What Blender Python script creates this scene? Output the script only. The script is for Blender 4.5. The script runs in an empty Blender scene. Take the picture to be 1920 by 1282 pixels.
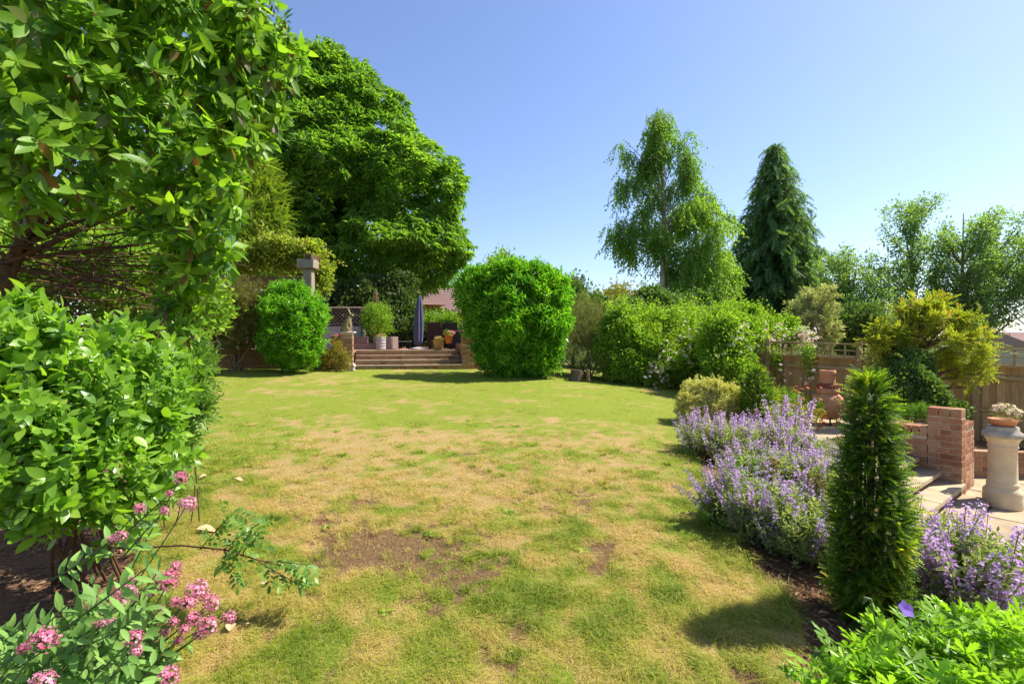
import bpy, math, random
import numpy as np
from mathutils import Vector, Matrix

rng = np.random.default_rng(11)
random.seed(5)
scene = bpy.context.scene
COL = scene.collection
PI = math.pi
R = math.radians
F = 900.0          # focal length in pixels of the 1920 px wide photograph
CH = 1.6           # eye height
SUN_AZ, SUN_EL = 78.0, 51.0

# ------------------------------------------------------------------ camera, sky, sun
cam = bpy.data.cameras.new('camera')
cam.sensor_width = 36.0
cam.lens = 36.0 * F / 1920.0
cam.clip_start = 0.05
cam.clip_end = 3000
cam_o = bpy.data.objects.new('camera', cam)
COL.objects.link(cam_o)
cam_o.location = (0, 0, CH)
cam_o.rotation_euler = (PI / 2, 0, 0)
scene.camera = cam_o

world = bpy.data.worlds.new('World')
scene.world = world
world.use_nodes = True
wn = world.node_tree
sky = wn.nodes.new('ShaderNodeTexSky')
sky.sky_type = 'NISHITA'
sky.sun_disc = False
sky.sun_elevation = R(SUN_EL)
sky.sun_rotation = R(SUN_AZ)
sky.altitude = 0
sky.air_density = 1.0
sky.dust_density = 0.7
sky.ozone_density = 5.0
tint = wn.nodes.new('ShaderNodeMix')          # white balance of the picture
tint.data_type = 'RGBA'
tint.blend_type = 'MULTIPLY'
tint.inputs[0].default_value = 1.0
tint.inputs[7].default_value = (1.03, 0.935, 0.96, 1)
wn.links.new(sky.outputs[0], tint.inputs[6])
wn.links.new(tint.outputs[2], wn.nodes['Background'].inputs[0])
wn.nodes['Background'].inputs[1].default_value = 0.105

sl = bpy.data.lights.new('sun', 'SUN')
sl.energy = 4.35
sl.angle = R(0.53)
sl.color = (1.0, 0.95, 0.86)
so = bpy.data.objects.new('sun', sl)
COL.objects.link(so)
sd = Vector((math.sin(R(SUN_AZ)) * math.cos(R(SUN_EL)), math.cos(R(SUN_AZ)) * math.cos(R(SUN_EL)), math.sin(R(SUN_EL))))
so.rotation_euler = sd.to_track_quat('Z', 'Y').to_euler()
so.location = (30, 20, 40)

vs = scene.view_settings
vs.view_transform = 'Standard'
vs.look = 'None'
vs.gamma = 1.0
vs.use_curve_mapping = False
vs.exposure = 1.22
scene.cycles.max_bounces = 12
scene.cycles.diffuse_bounces = 7
scene.cycles.transmission_bounces = 8

# ------------------------------------------------------------------ numpy helpers
def W(u, v, Y):
    return np.array([(u - 960) / F * Y, Y, CH - (v - 641) / F * Y])

def nrm(a):
    return a / np.maximum(np.linalg.norm(a, axis=-1, keepdims=True), 1e-9)

def _hash(ix, iy, iz, seed):
    h = (ix.astype(np.int64) * 374761393 + iy.astype(np.int64) * 668265263 + iz.astype(np.int64) * 2147483647 + seed * 1274126177) & 0xffffffff
    h = ((h ^ (h >> 13)) * 1274126177) & 0xffffffff
    h = (h ^ (h >> 16)) & 0xffffff
    return h / float(0xffffff)

def vnoise(p, seed=0):
    """value noise, p (...,3) -> 0..1"""
    i = np.floor(p)
    f = p - i
    f = f * f * (3 - 2 * f)
    i = i.astype(np.int64)
    out = 0
    for dx in (0, 1):
        for dy in (0, 1):
            for dz in (0, 1):
                w = (f[..., 0] if dx else 1 - f[..., 0]) * (f[..., 1] if dy else 1 - f[..., 1]) * (f[..., 2] if dz else 1 - f[..., 2])
                out = out + w * _hash(i[..., 0] + dx, i[..., 1] + dy, i[..., 2] + dz, seed)
    return out

def n2(x, y, fr, seed=0):
    p = np.stack([x * fr, y * fr, np.full_like(x, 0.37)], -1)
    return vnoise(p, seed)

def fbm2(x, y, fr, seed=0, o=3):
    t, a, s = 0, 1, 0
    for k in range(o):
        t = t + a * n2(x, y, fr * 2 ** k, seed + k)
        s += a
        a *= .55
    return t / s

def sstep(a, b, x):
    t = np.clip((x - a) / (b - a), 0, 1)
    return t * t * (3 - 2 * t)

# patio edge: the lawn and bed stand above the lower patio to the right of this line
PE_Y = np.array([-5, 0, 2.5, 3.5, 4.4, 5.2, 6.5, 7.4, 8.0, 9.0])
PE_X = np.array([2.4, 2.5, 2.75, 3.15, 3.8, 3.6, 5.1, 6.4, 7.4, 9.5])

def height(x, y):
    x = np.asarray(x, float)
    y = np.asarray(y, float)
    yy = np.clip(y, -6, 13.6)
    b = .0645 * (yy - 1.5)
    b = np.where(yy < 1.5, b * .3, b)
    fall = .09 * np.maximum(0, np.sqrt((x - .5) ** 2 + .3) + (x - .5) - .25) * .5 * np.clip(y / 8, 0, 1)
    h = b - np.minimum(fall * 1.0, 1.6) + .012 * np.clip(-x, 0, 10)
    h = h + .018 * (n2(x, y, .6, 3) - .5) * 2
    e = np.interp(y, PE_Y, PE_X)
    m = sstep(-.12, .12, x - e) * sstep(7.9, 7.3, y)
    return h * (1 - m) + (-.46) * m

def H(x, y):
    return float(height(np.array([x]), np.array([y]))[0])

def G(u, v):
    """the ground point seen at a pixel"""
    d = np.array([(u - 960) / F, 1.0, -(v - 641) / F])
    Y = np.linspace(.8, 40, 4000)
    X = d[0] * Y
    Z = CH + d[2] * Y
    k = np.argmax(Z < height(X, Y))
    return np.array([X[k], Y[k], height(X[k:k + 1], Y[k:k + 1])[0]])

class MB:
    """collects arrays of polygons and links them as one mesh"""
    def __init__(s):
        s.v, s.f, s.r, s.m, s.n, s.sm = [], [], [], [], 0, []
    def add(s, v, f, rnd=.5, mat=0, smooth=False):
        v = np.asarray(v, np.float32).reshape(-1, 3)
        f = np.asarray(f, np.int64)
        if len(v) == 0 or len(f) == 0:
            return s
        s.v.append(v)
        s.f.append(f + s.n)
        s.n += len(v)
        r = np.broadcast_to(np.asarray(rnd, np.float32), (len(v),))
        s.r.append(r)
        s.m.append(np.broadcast_to(np.asarray(mat, np.int32), (len(f),)))
        s.sm.append(np.full(len(f), smooth))
        return s
    def ntri(s):
        return sum(len(f) * (f.shape[1] - 2) for f in s.f)
    def mesh(s, name, mats):
        me = bpy.data.meshes.new(name)
        V = np.concatenate(s.v)
        me.vertices.add(len(V))
        me.vertices.foreach_set('co', V.ravel())
        nl = sum(f.size for f in s.f)
        me.loops.add(nl)
        me.loops.foreach_set('vertex_index', np.concatenate([f.ravel() for f in s.f]).astype(np.int32))
        tot = np.concatenate([np.full(len(f), f.shape[1], np.int32) for f in s.f])
        st = np.concatenate([[0], np.cumsum(tot)[:-1]]).astype(np.int32)
        me.polygons.add(len(tot))
        me.polygons.foreach_set('loop_start', st)
        me.polygons.foreach_set('loop_total', tot)
        me.polygons.foreach_set('material_index', np.concatenate(s.m).astype(np.int32))
        me.polygons.foreach_set('use_smooth', np.concatenate(s.sm))
        a = me.attributes.new('rnd', 'FLOAT', 'POINT')
        a.data.foreach_set('value', np.concatenate(s.r).astype(np.float32))
        for m in (mats if isinstance(mats, (list, tuple)) else [mats]):
            me.materials.append(m)
        me.update(calc_edges=True)
        return me
    def build(s, name, mats, parent=None, kind=None, loc=None):
        if loc is not None:
            s.v = [v - np.asarray(loc, np.float32) for v in s.v]
        return link(name, s.mesh(name, mats), parent, kind, loc)

def link(name, me, parent=None, kind=None, loc=None):
    o = bpy.data.objects.new(name, me)
    COL.objects.link(o)
    if parent is not None:
        o.parent = parent
    if loc is not None:
        o.location = loc
    if kind:
        o['kind'] = kind
    return o

def tag(o, label=None, cat=None, group=None, kind=None):
    if label: o['label'] = label
    if cat: o['category'] = cat
    if group: o['group'] = group
    if kind: o['kind'] = kind
    return o

def thing(name, label, cat, loc=(0, 0, 0), group=None, rz=0):
    o = bpy.data.objects.new(name, None)
    COL.objects.link(o)
    o.location = loc
    o.rotation_euler = (0, 0, rz)
    o.empty_display_size = .1
    return tag(o, label, cat, group)

# ------------------------------------------------------------------ shapes
def box(mb, lo, hi, Rm=None, o=(0, 0, 0), rnd=.5, mat=0):
    lo = np.asarray(lo, float); hi = np.asarray(hi, float)
    v = np.array([[x, y, z] for z in (lo[2], hi[2]) for y in (lo[1], hi[1]) for x in (lo[0], hi[0])])
    if Rm is not None:
        v = v @ np.asarray(Rm).T
    v = v + np.asarray(o)
    f = [[0, 2, 3, 1], [4, 5, 7, 6], [0, 1, 5, 4], [2, 6, 7, 3], [0, 4, 6, 2], [1, 3, 7, 5]]
    return mb.add(v, f, rnd, mat)

def bbox_mesh(name, size, mats, bev=.006, jit=0.0, seed=0):
    """a box with chamfered edges, centred in x,y and standing on z=0"""
    import bmesh
    bm = bmesh.new()
    bmesh.ops.create_cube(bm, size=1)
    for v in bm.verts:
        v.co = Vector((v.co.x * size[0], v.co.y * size[1], (v.co.z + .5) * size[2]))
    if bev:
        bmesh.ops.bevel(bm, geom=list(bm.edges), offset=bev, segments=1, affect='EDGES')
    if jit:
        rr = random.Random(seed)
        for v in bm.verts:
            v.co += Vector((rr.uniform(-jit, jit), rr.uniform(-jit, jit), rr.uniform(-jit, jit)))
    me = bpy.data.meshes.new(name)
    bm.to_mesh(me)
    bm.free()
    for m in (mats if isinstance(mats, (list, tuple)) else [mats]):
        me.materials.append(m)
    return me

def tube(mb, pts, rad, n=6, rnd=.5, mat=0, cap=True, smooth=True):
    P = np.asarray(pts, float)
    k = len(P)
    rad = np.broadcast_to(np.asarray(rad, float), (k,))
    T = np.gradient(P, axis=0)
    T = nrm(T)
    ref = np.array([0, 0, 1.0]) if abs(T[0][2]) < .9 else np.array([1.0, 0, 0])
    X = nrm(np.cross(ref, T[0]))
    V = []
    a = np.arange(n) * 2 * PI / n
    for i in range(k):
        X = nrm(X - T[i] * X.dot(T[i]))
        Yv = np.cross(T[i], X)
        V.append(P[i] + rad[i] * (np.cos(a)[:, None] * X + np.sin(a)[:, None] * Yv))
    V = np.concatenate(V)
    f = []
    for i in range(k - 1):
        for j in range(n):
            f.append([i * n + j, i * n + (j + 1) % n, (i + 1) * n + (j + 1) % n, (i + 1) * n + j])
    mb.add(V, f, rnd, mat, smooth)
    if cap and n > 3:
        for e, rev in ((0, True), (k - 1, False)):
            idx = list(range(e * n, e * n + n))
            mb.add(V[idx], [list(range(n))[::-1] if rev else list(range(n))], rnd, mat)
    return mb

def lathe(mb, prof, n=24, o=(0, 0, 0), rnd=.5, mat=0, sq=None):
    prof = np.asarray(prof, float)
    a = np.arange(n) * 2 * PI / n
    V = np.concatenate([np.stack([p[0] * np.cos(a), p[0] * np.sin(a), np.full(n, p[1])], -1) for p in prof]) + np.asarray(o)
    f = []
    for i in range(len(prof) - 1):
        for j in range(n):
            f.append([i * n + j, i * n + (j + 1) % n, (i + 1) * n + (j + 1) % n, (i + 1) * n + j])
    return mb.add(V, f, rnd, mat, True)

def ellipsoid(mb, c, r, n=14, m=9, rnd=.5, mat=0, Rm=None):
    V = []
    for i in range(m + 1):
        t = PI * i / m
        for j in range(n):
            p = 2 * PI * j / n
            V.append([math.sin(t) * math.cos(p) * r[0], math.sin(t) * math.sin(p) * r[1], math.cos(t) * r[2]])
    V = np.array(V)
    if Rm is not None:
        V = V @ np.asarray(Rm).T
    f = []
    for i in range(m):
        for j in range(n):
            f.append([i * n + j, (i + 1) * n + j, (i + 1) * n + (j + 1) % n, i * n + (j + 1) % n])
    return mb.add(V + np.asarray(c), f, rnd, mat, True)

# ------------------------------------------------------------------ leaves, sprigs, foliage
def leaf(L=1., Wd=.4, fold=.25, curl=.2, detail=1, tw=0.):
    """leaf blade along +y from the origin, face +z"""
    if detail == 0:
        v = np.array([[0, 0, 0], [-Wd / 2, .45 * L, fold * Wd], [Wd / 2, .45 * L, fold * Wd], [0, L, -curl * L]])
        f = np.array([[0, 3, 1], [0, 2, 3]])
        return v, f
    ts = [0, .3, .68, 1] if detail == 1 else [0, .16, .38, .62, .84, 1]
    ws = [0, .43, .38, 0] if detail == 1 else [0, .33, .5, .46, .25, 0]
    v = [[0, 0, 0]]
    f = []
    for t, w in list(zip(ts, ws))[1:-1]:
        z = -curl * L * t * t
        w = w * Wd
        v += [[-w, t * L, z + fold * w], [0, t * L, z], [w, t * L, z + fold * w]]
    v.append([0, L, -curl * L])
    nseg = len(ts) - 2
    f += [[0, 2, 1], [0, 3, 2]]
    for i in range(nseg - 1):
        a = 1 + 3 * i
        f += [[a, a + 1, a + 4], [a, a + 4, a + 3], [a + 1, a + 2, a + 5], [a + 1, a + 5, a + 4]]
    a = 1 + 3 * (nseg - 1)
    e = len(v) - 1
    f += [[a, a + 1, e], [a + 1, a + 2, e]]
    return np.array(v, float), np.array(f)

def frames(axis, up):
    a = nrm(axis)
    x = nrm(np.cross(a, up))
    z = np.cross(x, a)
    return np.stack([x, a, z], -1)     # columns

def place(tv, tf, P, Rm, S):
    N, k = len(P), len(tv)
    S = np.broadcast_to(np.asarray(S, float), (N,))
    V = np.einsum('nij,kj->nki', Rm, tv) * S[:, None, None] + P[:, None, :]
    Fc = tf[None] + (np.arange(N) * k)[:, None, None]
    return V.reshape(-1, 3), Fc.reshape(-1, tf.shape[1])

def join(parts):
    """[(v,f,rnd)] -> v,f,rnd"""
    vs_, fs_, rs_, n = [], [], [], 0
    for v, f, r in parts:
        vs_.append(v); fs_.append(f + n); rs_.append(np.broadcast_to(r, (len(v),))); n += len(v)
    return np.concatenate(vs_), np.concatenate(fs_), np.concatenate(rs_)

def sprig_leaves(kind, g):
    """leaf frames of one sprig: list of (base, axis, up, scale, rnd); the sprig grows along +y, about 1 long"""
    out = []
    if kind == 'whorl':
        n = g.integers(7, 10)
        for i in range(n):
            a = 2.4 * i + g.normal() * .25
            t = i / n
            th = 1.35 - .75 * t + g.normal() * .15
            ax = np.array([math.sin(th) * math.cos(a), math.cos(th), math.sin(th) * math.sin(a)])
            out.append((np.array([0, .25 * t, 0]), ax, np.array([0, 1., 0]), g.uniform(.75, 1.1) * (1 - .25 * t), g.uniform(-1, 1)))
    elif kind == 'shoot':
        n = g.integers(7, 10)
        for i in range(n):
            a = 2.4 * i + g.normal() * .3
            t = i / (n - 1)
            th = 1.1 - .6 * t + g.normal() * .15
            ax = np.array([math.sin(th) * math.cos(a), math.cos(th), math.sin(th) * math.sin(a)])
            out.append((np.array([0, .65 * t, 0]), ax, np.array([0, 1., 0]), g.uniform(.4, .6) * (1 - .2 * t), g.uniform(-1, 1)))
    elif kind == 'palmate':
        for i in range(6):
            a = -PI / 2 + 2 * PI * i / 6 + g.normal() * .12
            ax = np.array([math.cos(a), .25 + math.sin(a) * .9, -.35 - .2 * g.random()])
            out.append((np.array([0, 0, 0.]), ax, np.array([0, 0, 1.]), g.uniform(.55, .8) * (1 if math.sin(a) > -.6 else .6), g.uniform(-1, 1)))
    elif kind == 'strand':
        n = 16
        for i in range(n):
            a = g.uniform(0, 2 * PI)
            ax = np.array([math.cos(a) * .7, .75, math.sin(a) * .7])
            out.append((np.array([g.normal() * .025, i / n, g.normal() * .025]), ax, np.array([math.sin(a), 0, -math.cos(a)]) + g.normal(size=3) * .3, g.uniform(.7, 1.1), g.uniform(-1, 1)))
    elif kind == 'pinnate':
        for i in range(4):
            for s in (-1, 1):
                ax = np.array([s * .8, .55, g.normal() * .15])
                out.append((np.array([0, .15 + i * .22, 0]), ax, np.array([0, 0, 1.]) + g.normal(size=3) * .15, g.uniform(.8, 1.05), g.uniform(-1, 1)))
        out.append((np.array([0, .95, 0]), np.array([0, 1., 0]), np.array([0, 0, 1.]), 1., 0))
    elif kind == 'cluster':
        for i in range(9):
            p = g.normal(size=3) * .33 + np.array([0, .35, 0])
            ax = nrm(p + g.normal(size=3) * .6 + np.array([0, .2, 0]))
            out.append((p, ax, g.normal(size=3) * .8 + np.array([0, .6, .5]), g.uniform(.7, 1.1), g.uniform(-1, 1)))
    return out

def sprig(kind, lf, g, spread=.5, stem=0.0, scale=1.0):
    parts = []
    for b, ax, up, s, r in sprig_leaves(kind, g):
        Rm = frames(np.array([ax]), np.array([up]))
        v, f = place(lf[0], lf[1], np.array([b]), Rm, s * scale)
        parts.append((v, f, np.array(r * spread)))
    if stem:
        w = stem
        parts.append((np.array([[-w, -.3, 0], [w, -.3, 0], [0, .8, 0], [0, -.3, w * 1.5]]), np.array([[0, 1, 2], [1, 3, 2], [3, 0, 2]]), np.array(-1.0)))
    return join(parts)

def needle_spray(g, n=12, nl=.22, width=.06):
    parts = []
    for i in range(n):
        t = i / (n - 1)
        for s in (-1, 1):
            l = nl * (1 - .55 * t) * g.uniform(.8, 1.15)
            b = np.array([0, t * .9, -.12 * t * t])
            tip = b + np.array([s * l * .85, l * .5, g.normal() * .03 + .05])
            p = np.array([0, width * .5, 0])
            parts.append((np.array([b - p, b + p, tip]), np.array([[0, 1, 2]] if s < 0 else [[0, 2, 1]]), np.array(-.5 + 1.2 * t)))
    parts.append((np.array([[-.02, 0, 0], [.02, 0, 0], [0, 1.05, -.14]]), np.array([[0, 1, 2]]), np.array([-1, -1, .7])))
    return join(parts)

def lump_points(lumps, n, shell=.3, noise=.18, up=0.0, cull=.72, front=None, fr=2.2):
    L = np.asarray(lumps, float)
    area = (L[:, 3] * L[:, 4] * L[:, 5]) ** (2 / 3.)
    idx = rng.choice(len(L), n, p=area / area.sum())
    d = rng.normal(size=(n, 3))
    d[:, 2] += up
    d = nrm(d)
    if front is not None:
        flip = (d[:, 1] > 0) & (rng.random(n) < front)
        d[flip, 1] *= -1
    nz = (vnoise(d * fr + idx[:, None] * 7.3, 5) - .5) * 2
    r = 1 - shell * rng.random(n) ** 1.3 + noise * nz
    P = L[idx, :3] + d * L[idx, 3:] * r[:, None]
    N = nrm(d / L[idx, 3:])
    keep = np.ones(n, bool)
    for j in range(len(L)):
        q = np.linalg.norm((P - L[j, :3]) / L[j, 3:], axis=1)
        keep &= ~((q < cull) & (idx != j) & (rng.random(n) < .93))
    return P[keep], N[keep], idx[keep]

def px_lumps(spec, deep=1.0):
    """[(u,v,radius_px,Y[,squash])] -> world ellipsoids at their own distance"""
    out = []
    for s in spec:
        u, v, r, Y = s[:4]
        rv = s[4] if len(s) > 4 else r
        c = W(u, v, Y)
        k = 1 / math.sqrt(1 + ((u - 960) / F) ** 2)
        out.append([*c, r * Y / F * k, r * Y / F * deep * k, rv * Y / F])
    return np.array(out)

def in_poly(poly, x, y):
    poly = np.asarray(poly, float)
    c = np.zeros(len(x), bool)
    j = len(poly) - 1
    for i in range(len(poly)):
        xi, yi = poly[i]; xj, yj = poly[j]
        m = ((yi > y) != (yj > y)) & (x < (xj - xi) * (y - yi) / (yj - yi + 1e-12) + xi)
        c ^= m
        j = i
    return c

def edge_dist(poly, x, y):
    poly = np.asarray(poly, float)
    d = np.full(len(x), 1e9)
    for i in range(len(poly)):
        a = poly[i]; b = poly[(i + 1) % len(poly)]
        ab = b - a
        t = np.clip(((x - a[0]) * ab[0] + (y - a[1]) * ab[1]) / (ab.dot(ab) + 1e-9), 0, 1)
        d = np.minimum(d, np.hypot(x - a[0] - t * ab[0], y - a[1] - t * ab[1]))
    return d

def fill_lumps(poly, Y, n, rmin, rmax, depth=.8, flat=.8):
    """random lumps that fill a crown whose outline is given; depth as wide as the outline allows"""
    poly = np.asarray(poly, float)
    lo, hi = poly.min(0), poly.max(0)
    out = []
    tries = 0
    while len(out) < n and tries < 200:
        tries += 1
        u = rng.uniform(lo[0], hi[0], 400); v = rng.uniform(lo[1], hi[1], 400)
        ins = in_poly(poly, u, v)
        u, v = u[ins], v[ins]
        d = edge_dist(poly, u, v)
        for a, b, e in zip(u, v, d):
            if e < rmin * .75 or len(out) >= n:
                continue
            r = min(max(rmin, e * rng.uniform(.75, 1.0)), rng.uniform(rmin, rmax))
            if out and min(math.hypot(a - o[0], b - o[1]) + abs(o[5]) * .0 for o in out) < rmin * .5:
                continue
            half = max(e * depth, 0)
            dz = rng.uniform(-1, 1) * half
            out.append([a, b, r, Y, r * flat, dz])
    res = []
    for a, b, r, Yc, rv, dz in out:
        Yd = Yc + dz * Yc / F
        c = W(a, b, Yc); c[1] = Yd
        k = 1 / math.sqrt(1 + ((a - 960) / F) ** 2)
        res.append([*c, r * Yc / F * k, r * Yc / F * k, rv * Yc / F])
    return np.array(res)

def orient(N, out=.6, up=.5, rand=.4):
    a = N * out + np.array([0, 0, up]) + rng.normal(size=N.shape) * rand
    return nrm(a)

def foliage(mb, P, A, U, S, variants, base=None, spread=.35, mat=0):
    """set sprig variants at P"""
    n = len(P)
    Rm = frames(A, U)
    if base is None:
        base = rng.random(n)
    k = rng.integers(0, len(variants), n)
    S = np.broadcast_to(S, (n,))
    for i, (v, f, r) in enumerate(variants):
        m = k == i
        if not m.any():
            continue
        V, Fc = place(v, f, P[m], Rm[m], S[m])
        rr = np.clip(base[m][:, None] + spread * r[None, :], 0, 1).ravel()
        mb.add(V, Fc, rr, mat)
    return mb

def bez(p0, p1, sag=0.0, n=7, wob=.03, g=None):
    g = g or rng
    p0 = np.asarray(p0, float); p1 = np.asarray(p1, float)
    L = np.linalg.norm(p1 - p0)
    c = (p0 + p1) / 2 + np.array([0, 0, sag * L]) + g.normal(size=3) * wob * L
    t = np.linspace(0, 1, n)[:, None]
    return (1 - t) ** 2 * p0 + 2 * t * (1 - t) * c + t * t * p1
# ------------------------------------------------------------------ materials
def new_mat(name):
    m = bpy.data.materials.new(name)
    m.use_nodes = True
    nt = m.node_tree
    for n in list(nt.nodes):
        nt.nodes.remove(n)
    out = nt.nodes.new('ShaderNodeOutputMaterial')
    return m, nt, out

def ramp(nt, fac, stops):
    r = nt.nodes.new('ShaderNodeValToRGB')
    el = r.color_ramp.elements
    while len(el) < len(stops):
        el.new(.5)
    for e, (p, c) in zip(el, stops):
        e.position = p
        e.color = (*c, 1)
    nt.links.new(fac, r.inputs[0])
    return r.outputs[0]

def noise(nt, scale, detail=4, rough=.55, coord='Object', vec=None, dist=0.0):
    n = nt.nodes.new('ShaderNodeTexNoise')
    n.inputs['Scale'].default_value = scale
    n.inputs['Detail'].default_value = detail
    n.inputs['Roughness'].default_value = rough
    n.inputs['Distortion'].default_value = dist
    if vec is None:
        tc = nt.nodes.new('ShaderNodeTexCoord')
        vec = tc.outputs[coord]
    nt.links.new(vec, n.inputs['Vector'])
    return n.outputs['Fac']

def mixc(nt, fac, a, b, mode='MIX'):
    m = nt.nodes.new('ShaderNodeMix')
    m.data_type = 'RGBA'
    m.blend_type = mode
    if hasattr(fac, 'links'):
        nt.links.new(fac, m.inputs[0])
    else:
        m.inputs[0].default_value = fac
    for k, x in ((6, a), (7, b)):
        if hasattr(x, 'links'):
            nt.links.new(x, m.inputs[k])
        else:
            m.inputs[k].default_value = (*x, 1)
    return m.outputs[2]

def math_(nt, op, a, b=None):
    m = nt.nodes.new('ShaderNodeMath')
    m.operation = op
    for k, x in ((0, a), (1, b)):
        if x is None: continue
        if hasattr(x, 'links'):
            nt.links.new(x, m.inputs[k])
        else:
            m.inputs[k].default_value = x
    return m.outputs[0]

def bump(nt, fac, strength, dist=.01):
    b = nt.nodes.new('ShaderNodeBump')
    b.inputs['Strength'].default_value = strength
    b.inputs['Distance'].default_value = dist
    nt.links.new(fac, b.inputs['Height'])
    return b.outputs[0]

def attr(nt, name):
    a = nt.nodes.new('ShaderNodeAttribute')
    a.attribute_name = name
    return a.outputs['Fac']

def orand(nt):
    return nt.nodes.new('ShaderNodeObjectInfo').outputs['Random']

def principled(nt, out, col, rough=.8, spec=.3, normal=None):
    p = nt.nodes.new('ShaderNodeBsdfPrincipled')
    if hasattr(col, 'links'):
        nt.links.new(col, p.inputs['Base Color'])
    else:
        p.inputs['Base Color'].default_value = (*col, 1)
    if hasattr(rough, 'links'):
        nt.links.new(rough, p.inputs['Roughness'])
    else:
        p.inputs['Roughness'].default_value = rough
    p.inputs['Specular IOR Level'].default_value = spec
    if normal is not None:
        nt.links.new(normal, p.inputs['Normal'])
    if out is not None:
        nt.links.new(p.outputs[0], out.inputs[0])
    return p

def leaf_mat(name, stops, trans=.38, rough=.42, spec=.35, tcol=(1.25, 1.35, .5), objr=0.0):
    """leaf: colour by the leaf's own random value, light passes through"""
    m, nt, out = new_mat(name)
    stops = [(p, (min(c[0] * 1.65, .7), min(c[1] * 1.36, .7), c[2] * 1.4) if c[1] > c[0] * 1.05 and c[1] > c[2] else c) for p, c in stops]
    f = attr(nt, 'rnd')
    if objr:
        f = math_(nt, 'ADD', f, math_(nt, 'MULTIPLY', math_(nt, 'SUBTRACT', orand(nt), .5), objr))
    c = ramp(nt, f, stops)
    p = principled(nt, None, c, rough, spec)
    t = nt.nodes.new('ShaderNodeBsdfTranslucent')
    tc = mixc(nt, 1.0, c, tcol, 'MULTIPLY')
    nt.links.new(tc, t.inputs[0])
    mx = nt.nodes.new('ShaderNodeMixShader')
    mx.inputs[0].default_value = min(trans + .07, .55)
    nt.links.new(p.outputs[0], mx.inputs[1])
    nt.links.new(t.outputs[0], mx.inputs[2])
    nt.links.new(mx.outputs[0], out.inputs[0])
    return m

def plain(name, a, b=None, scale=8, rough=.8, spec=.3, bmp=.0, bd=.01, objr=0.0, stretch=None, detail=5):
    m, nt, out = new_mat(name)
    b = b or tuple(x * .7 for x in a)
    tc = nt.nodes.new('ShaderNodeTexCoord')
    vec = tc.outputs['Object']
    if objr:
        # offset the grain from piece to piece
        va = nt.nodes.new('ShaderNodeVectorMath'); va.operation = 'ADD'
        cmb = nt.nodes.new('ShaderNodeCombineXYZ')
        q = math_(nt, 'MULTIPLY', orand(nt), 37.0)
        for i in range(3): nt.links.new(q, cmb.inputs[i])
        nt.links.new(vec, va.inputs[0]); nt.links.new(cmb.outputs[0], va.inputs[1])
        vec = va.outputs[0]
    if stretch:
        mp = nt.nodes.new('ShaderNodeMapping')
        mp.inputs['Scale'].default_value = stretch
        nt.links.new(vec, mp.inputs['Vector'])
        vec = mp.outputs[0]
    f = noise(nt, scale, detail, .6, vec=vec)
    c = ramp(nt, f, [(.3, b), (.7, a)])
    if objr:
        hv = nt.nodes.new('ShaderNodeHueSaturation')
        v = math_(nt, 'ADD', math_(nt, 'MULTIPLY', math_(nt, 'SUBTRACT', orand(nt), .5), objr), 1.0)
        nt.links.new(v, hv.inputs['Value'])
        nt.links.new(c, hv.inputs['Color'])
        c = hv.outputs[0]
    nrmv = bump(nt, f, bmp, bd) if bmp else None
    principled(nt, out, c, rough, spec, nrmv)
    return m

# leaves (base colours as the leaf itself has them)
M = {}
M['big_leaf'] = leaf_mat('big_leaf', [(0, (.26, .12, .04)), (.05, (.16, .15, .05)), (.09, (.05, .14, .018)), (.5, (.10, .23, .02)), (1, (.20, .36, .03))], .45, .42, .3)
M['low_leaf'] = leaf_mat('low_leaf', [(0, (.06, .16, .02)), (.5, (.11, .25, .025)), (1, (.20, .37, .035))], .42, .34, .5)
M['chestnut'] = leaf_mat('chestnut', [(0, (.06, .145, .022)), (.5, (.10, .22, .028)), (1, (.175, .32, .04))], .48, .45, .3)
M['laurel'] = leaf_mat('laurel', [(0, (.04, .15, .014)), (.5, (.085, .26, .016)), (1, (.18, .38, .025))], .42, .35, .45)
M['conifer_gold'] = leaf_mat('conifer_gold', [(0, (.06, .12, .012)), (1, (.17, .27, .03))], .38, .6, .2)
M['vine'] = leaf_mat('vine', [(0, (.10, .17, .02)), (.7, (.20, .29, .04)), (.93, (.27, .30, .06)), (1, (.35, .22, .05))], .45, .5, .3)
M['grey_shrub'] = leaf_mat('grey_shrub', [(0, (.09, .12, .04)), (.8, (.19, .24, .10)), (1, (.27, .22, .10))], .3, .6, .2)
M['brown_shrub'] = leaf_mat('brown_shrub', [(0, (.10, .10, .03)), (.6, (.15, .19, .045)), (1, (.22, .15, .06))], .3, .6, .2)
M['climber'] = leaf_mat('climber', [(0, (.06, .15, .02)), (.5, (.115, .24, .024)), (1, (.23, .37, .035))], .42, .45, .3)
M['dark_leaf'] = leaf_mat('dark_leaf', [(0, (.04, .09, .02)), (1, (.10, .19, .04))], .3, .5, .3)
M['ivy'] = leaf_mat('ivy', [(0, (.025, .06, .015)), (.92, (.07, .125, .03)), (1, (.26, .26, .13))], .3, .5, .3)
M['birch'] = leaf_mat('birch', [(0, (.075, .165, .035)), (.6, (.125, .245, .04)), (1, (.20, .34, .045))], .5, .5, .3)
M['spruce'] = leaf_mat('spruce', [(0, (.055, .12, .05)), (1, (.14, .25, .085))], .45, .6, .2)
M['poplar'] = leaf_mat('poplar', [(0, (.085, .165, .06)), (1, (.18, .31, .10))], .5, .45, .35)
M['silver'] = leaf_mat('silver', [(0, (.13, .19, .08)), (1, (.32, .38, .20))], .35, .5, .3)
M['olive_tree'] = leaf_mat('olive_tree', [(0, (.10, .13, .02)), (1, (.22, .24, .04))], .4, .5, .3)
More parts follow.
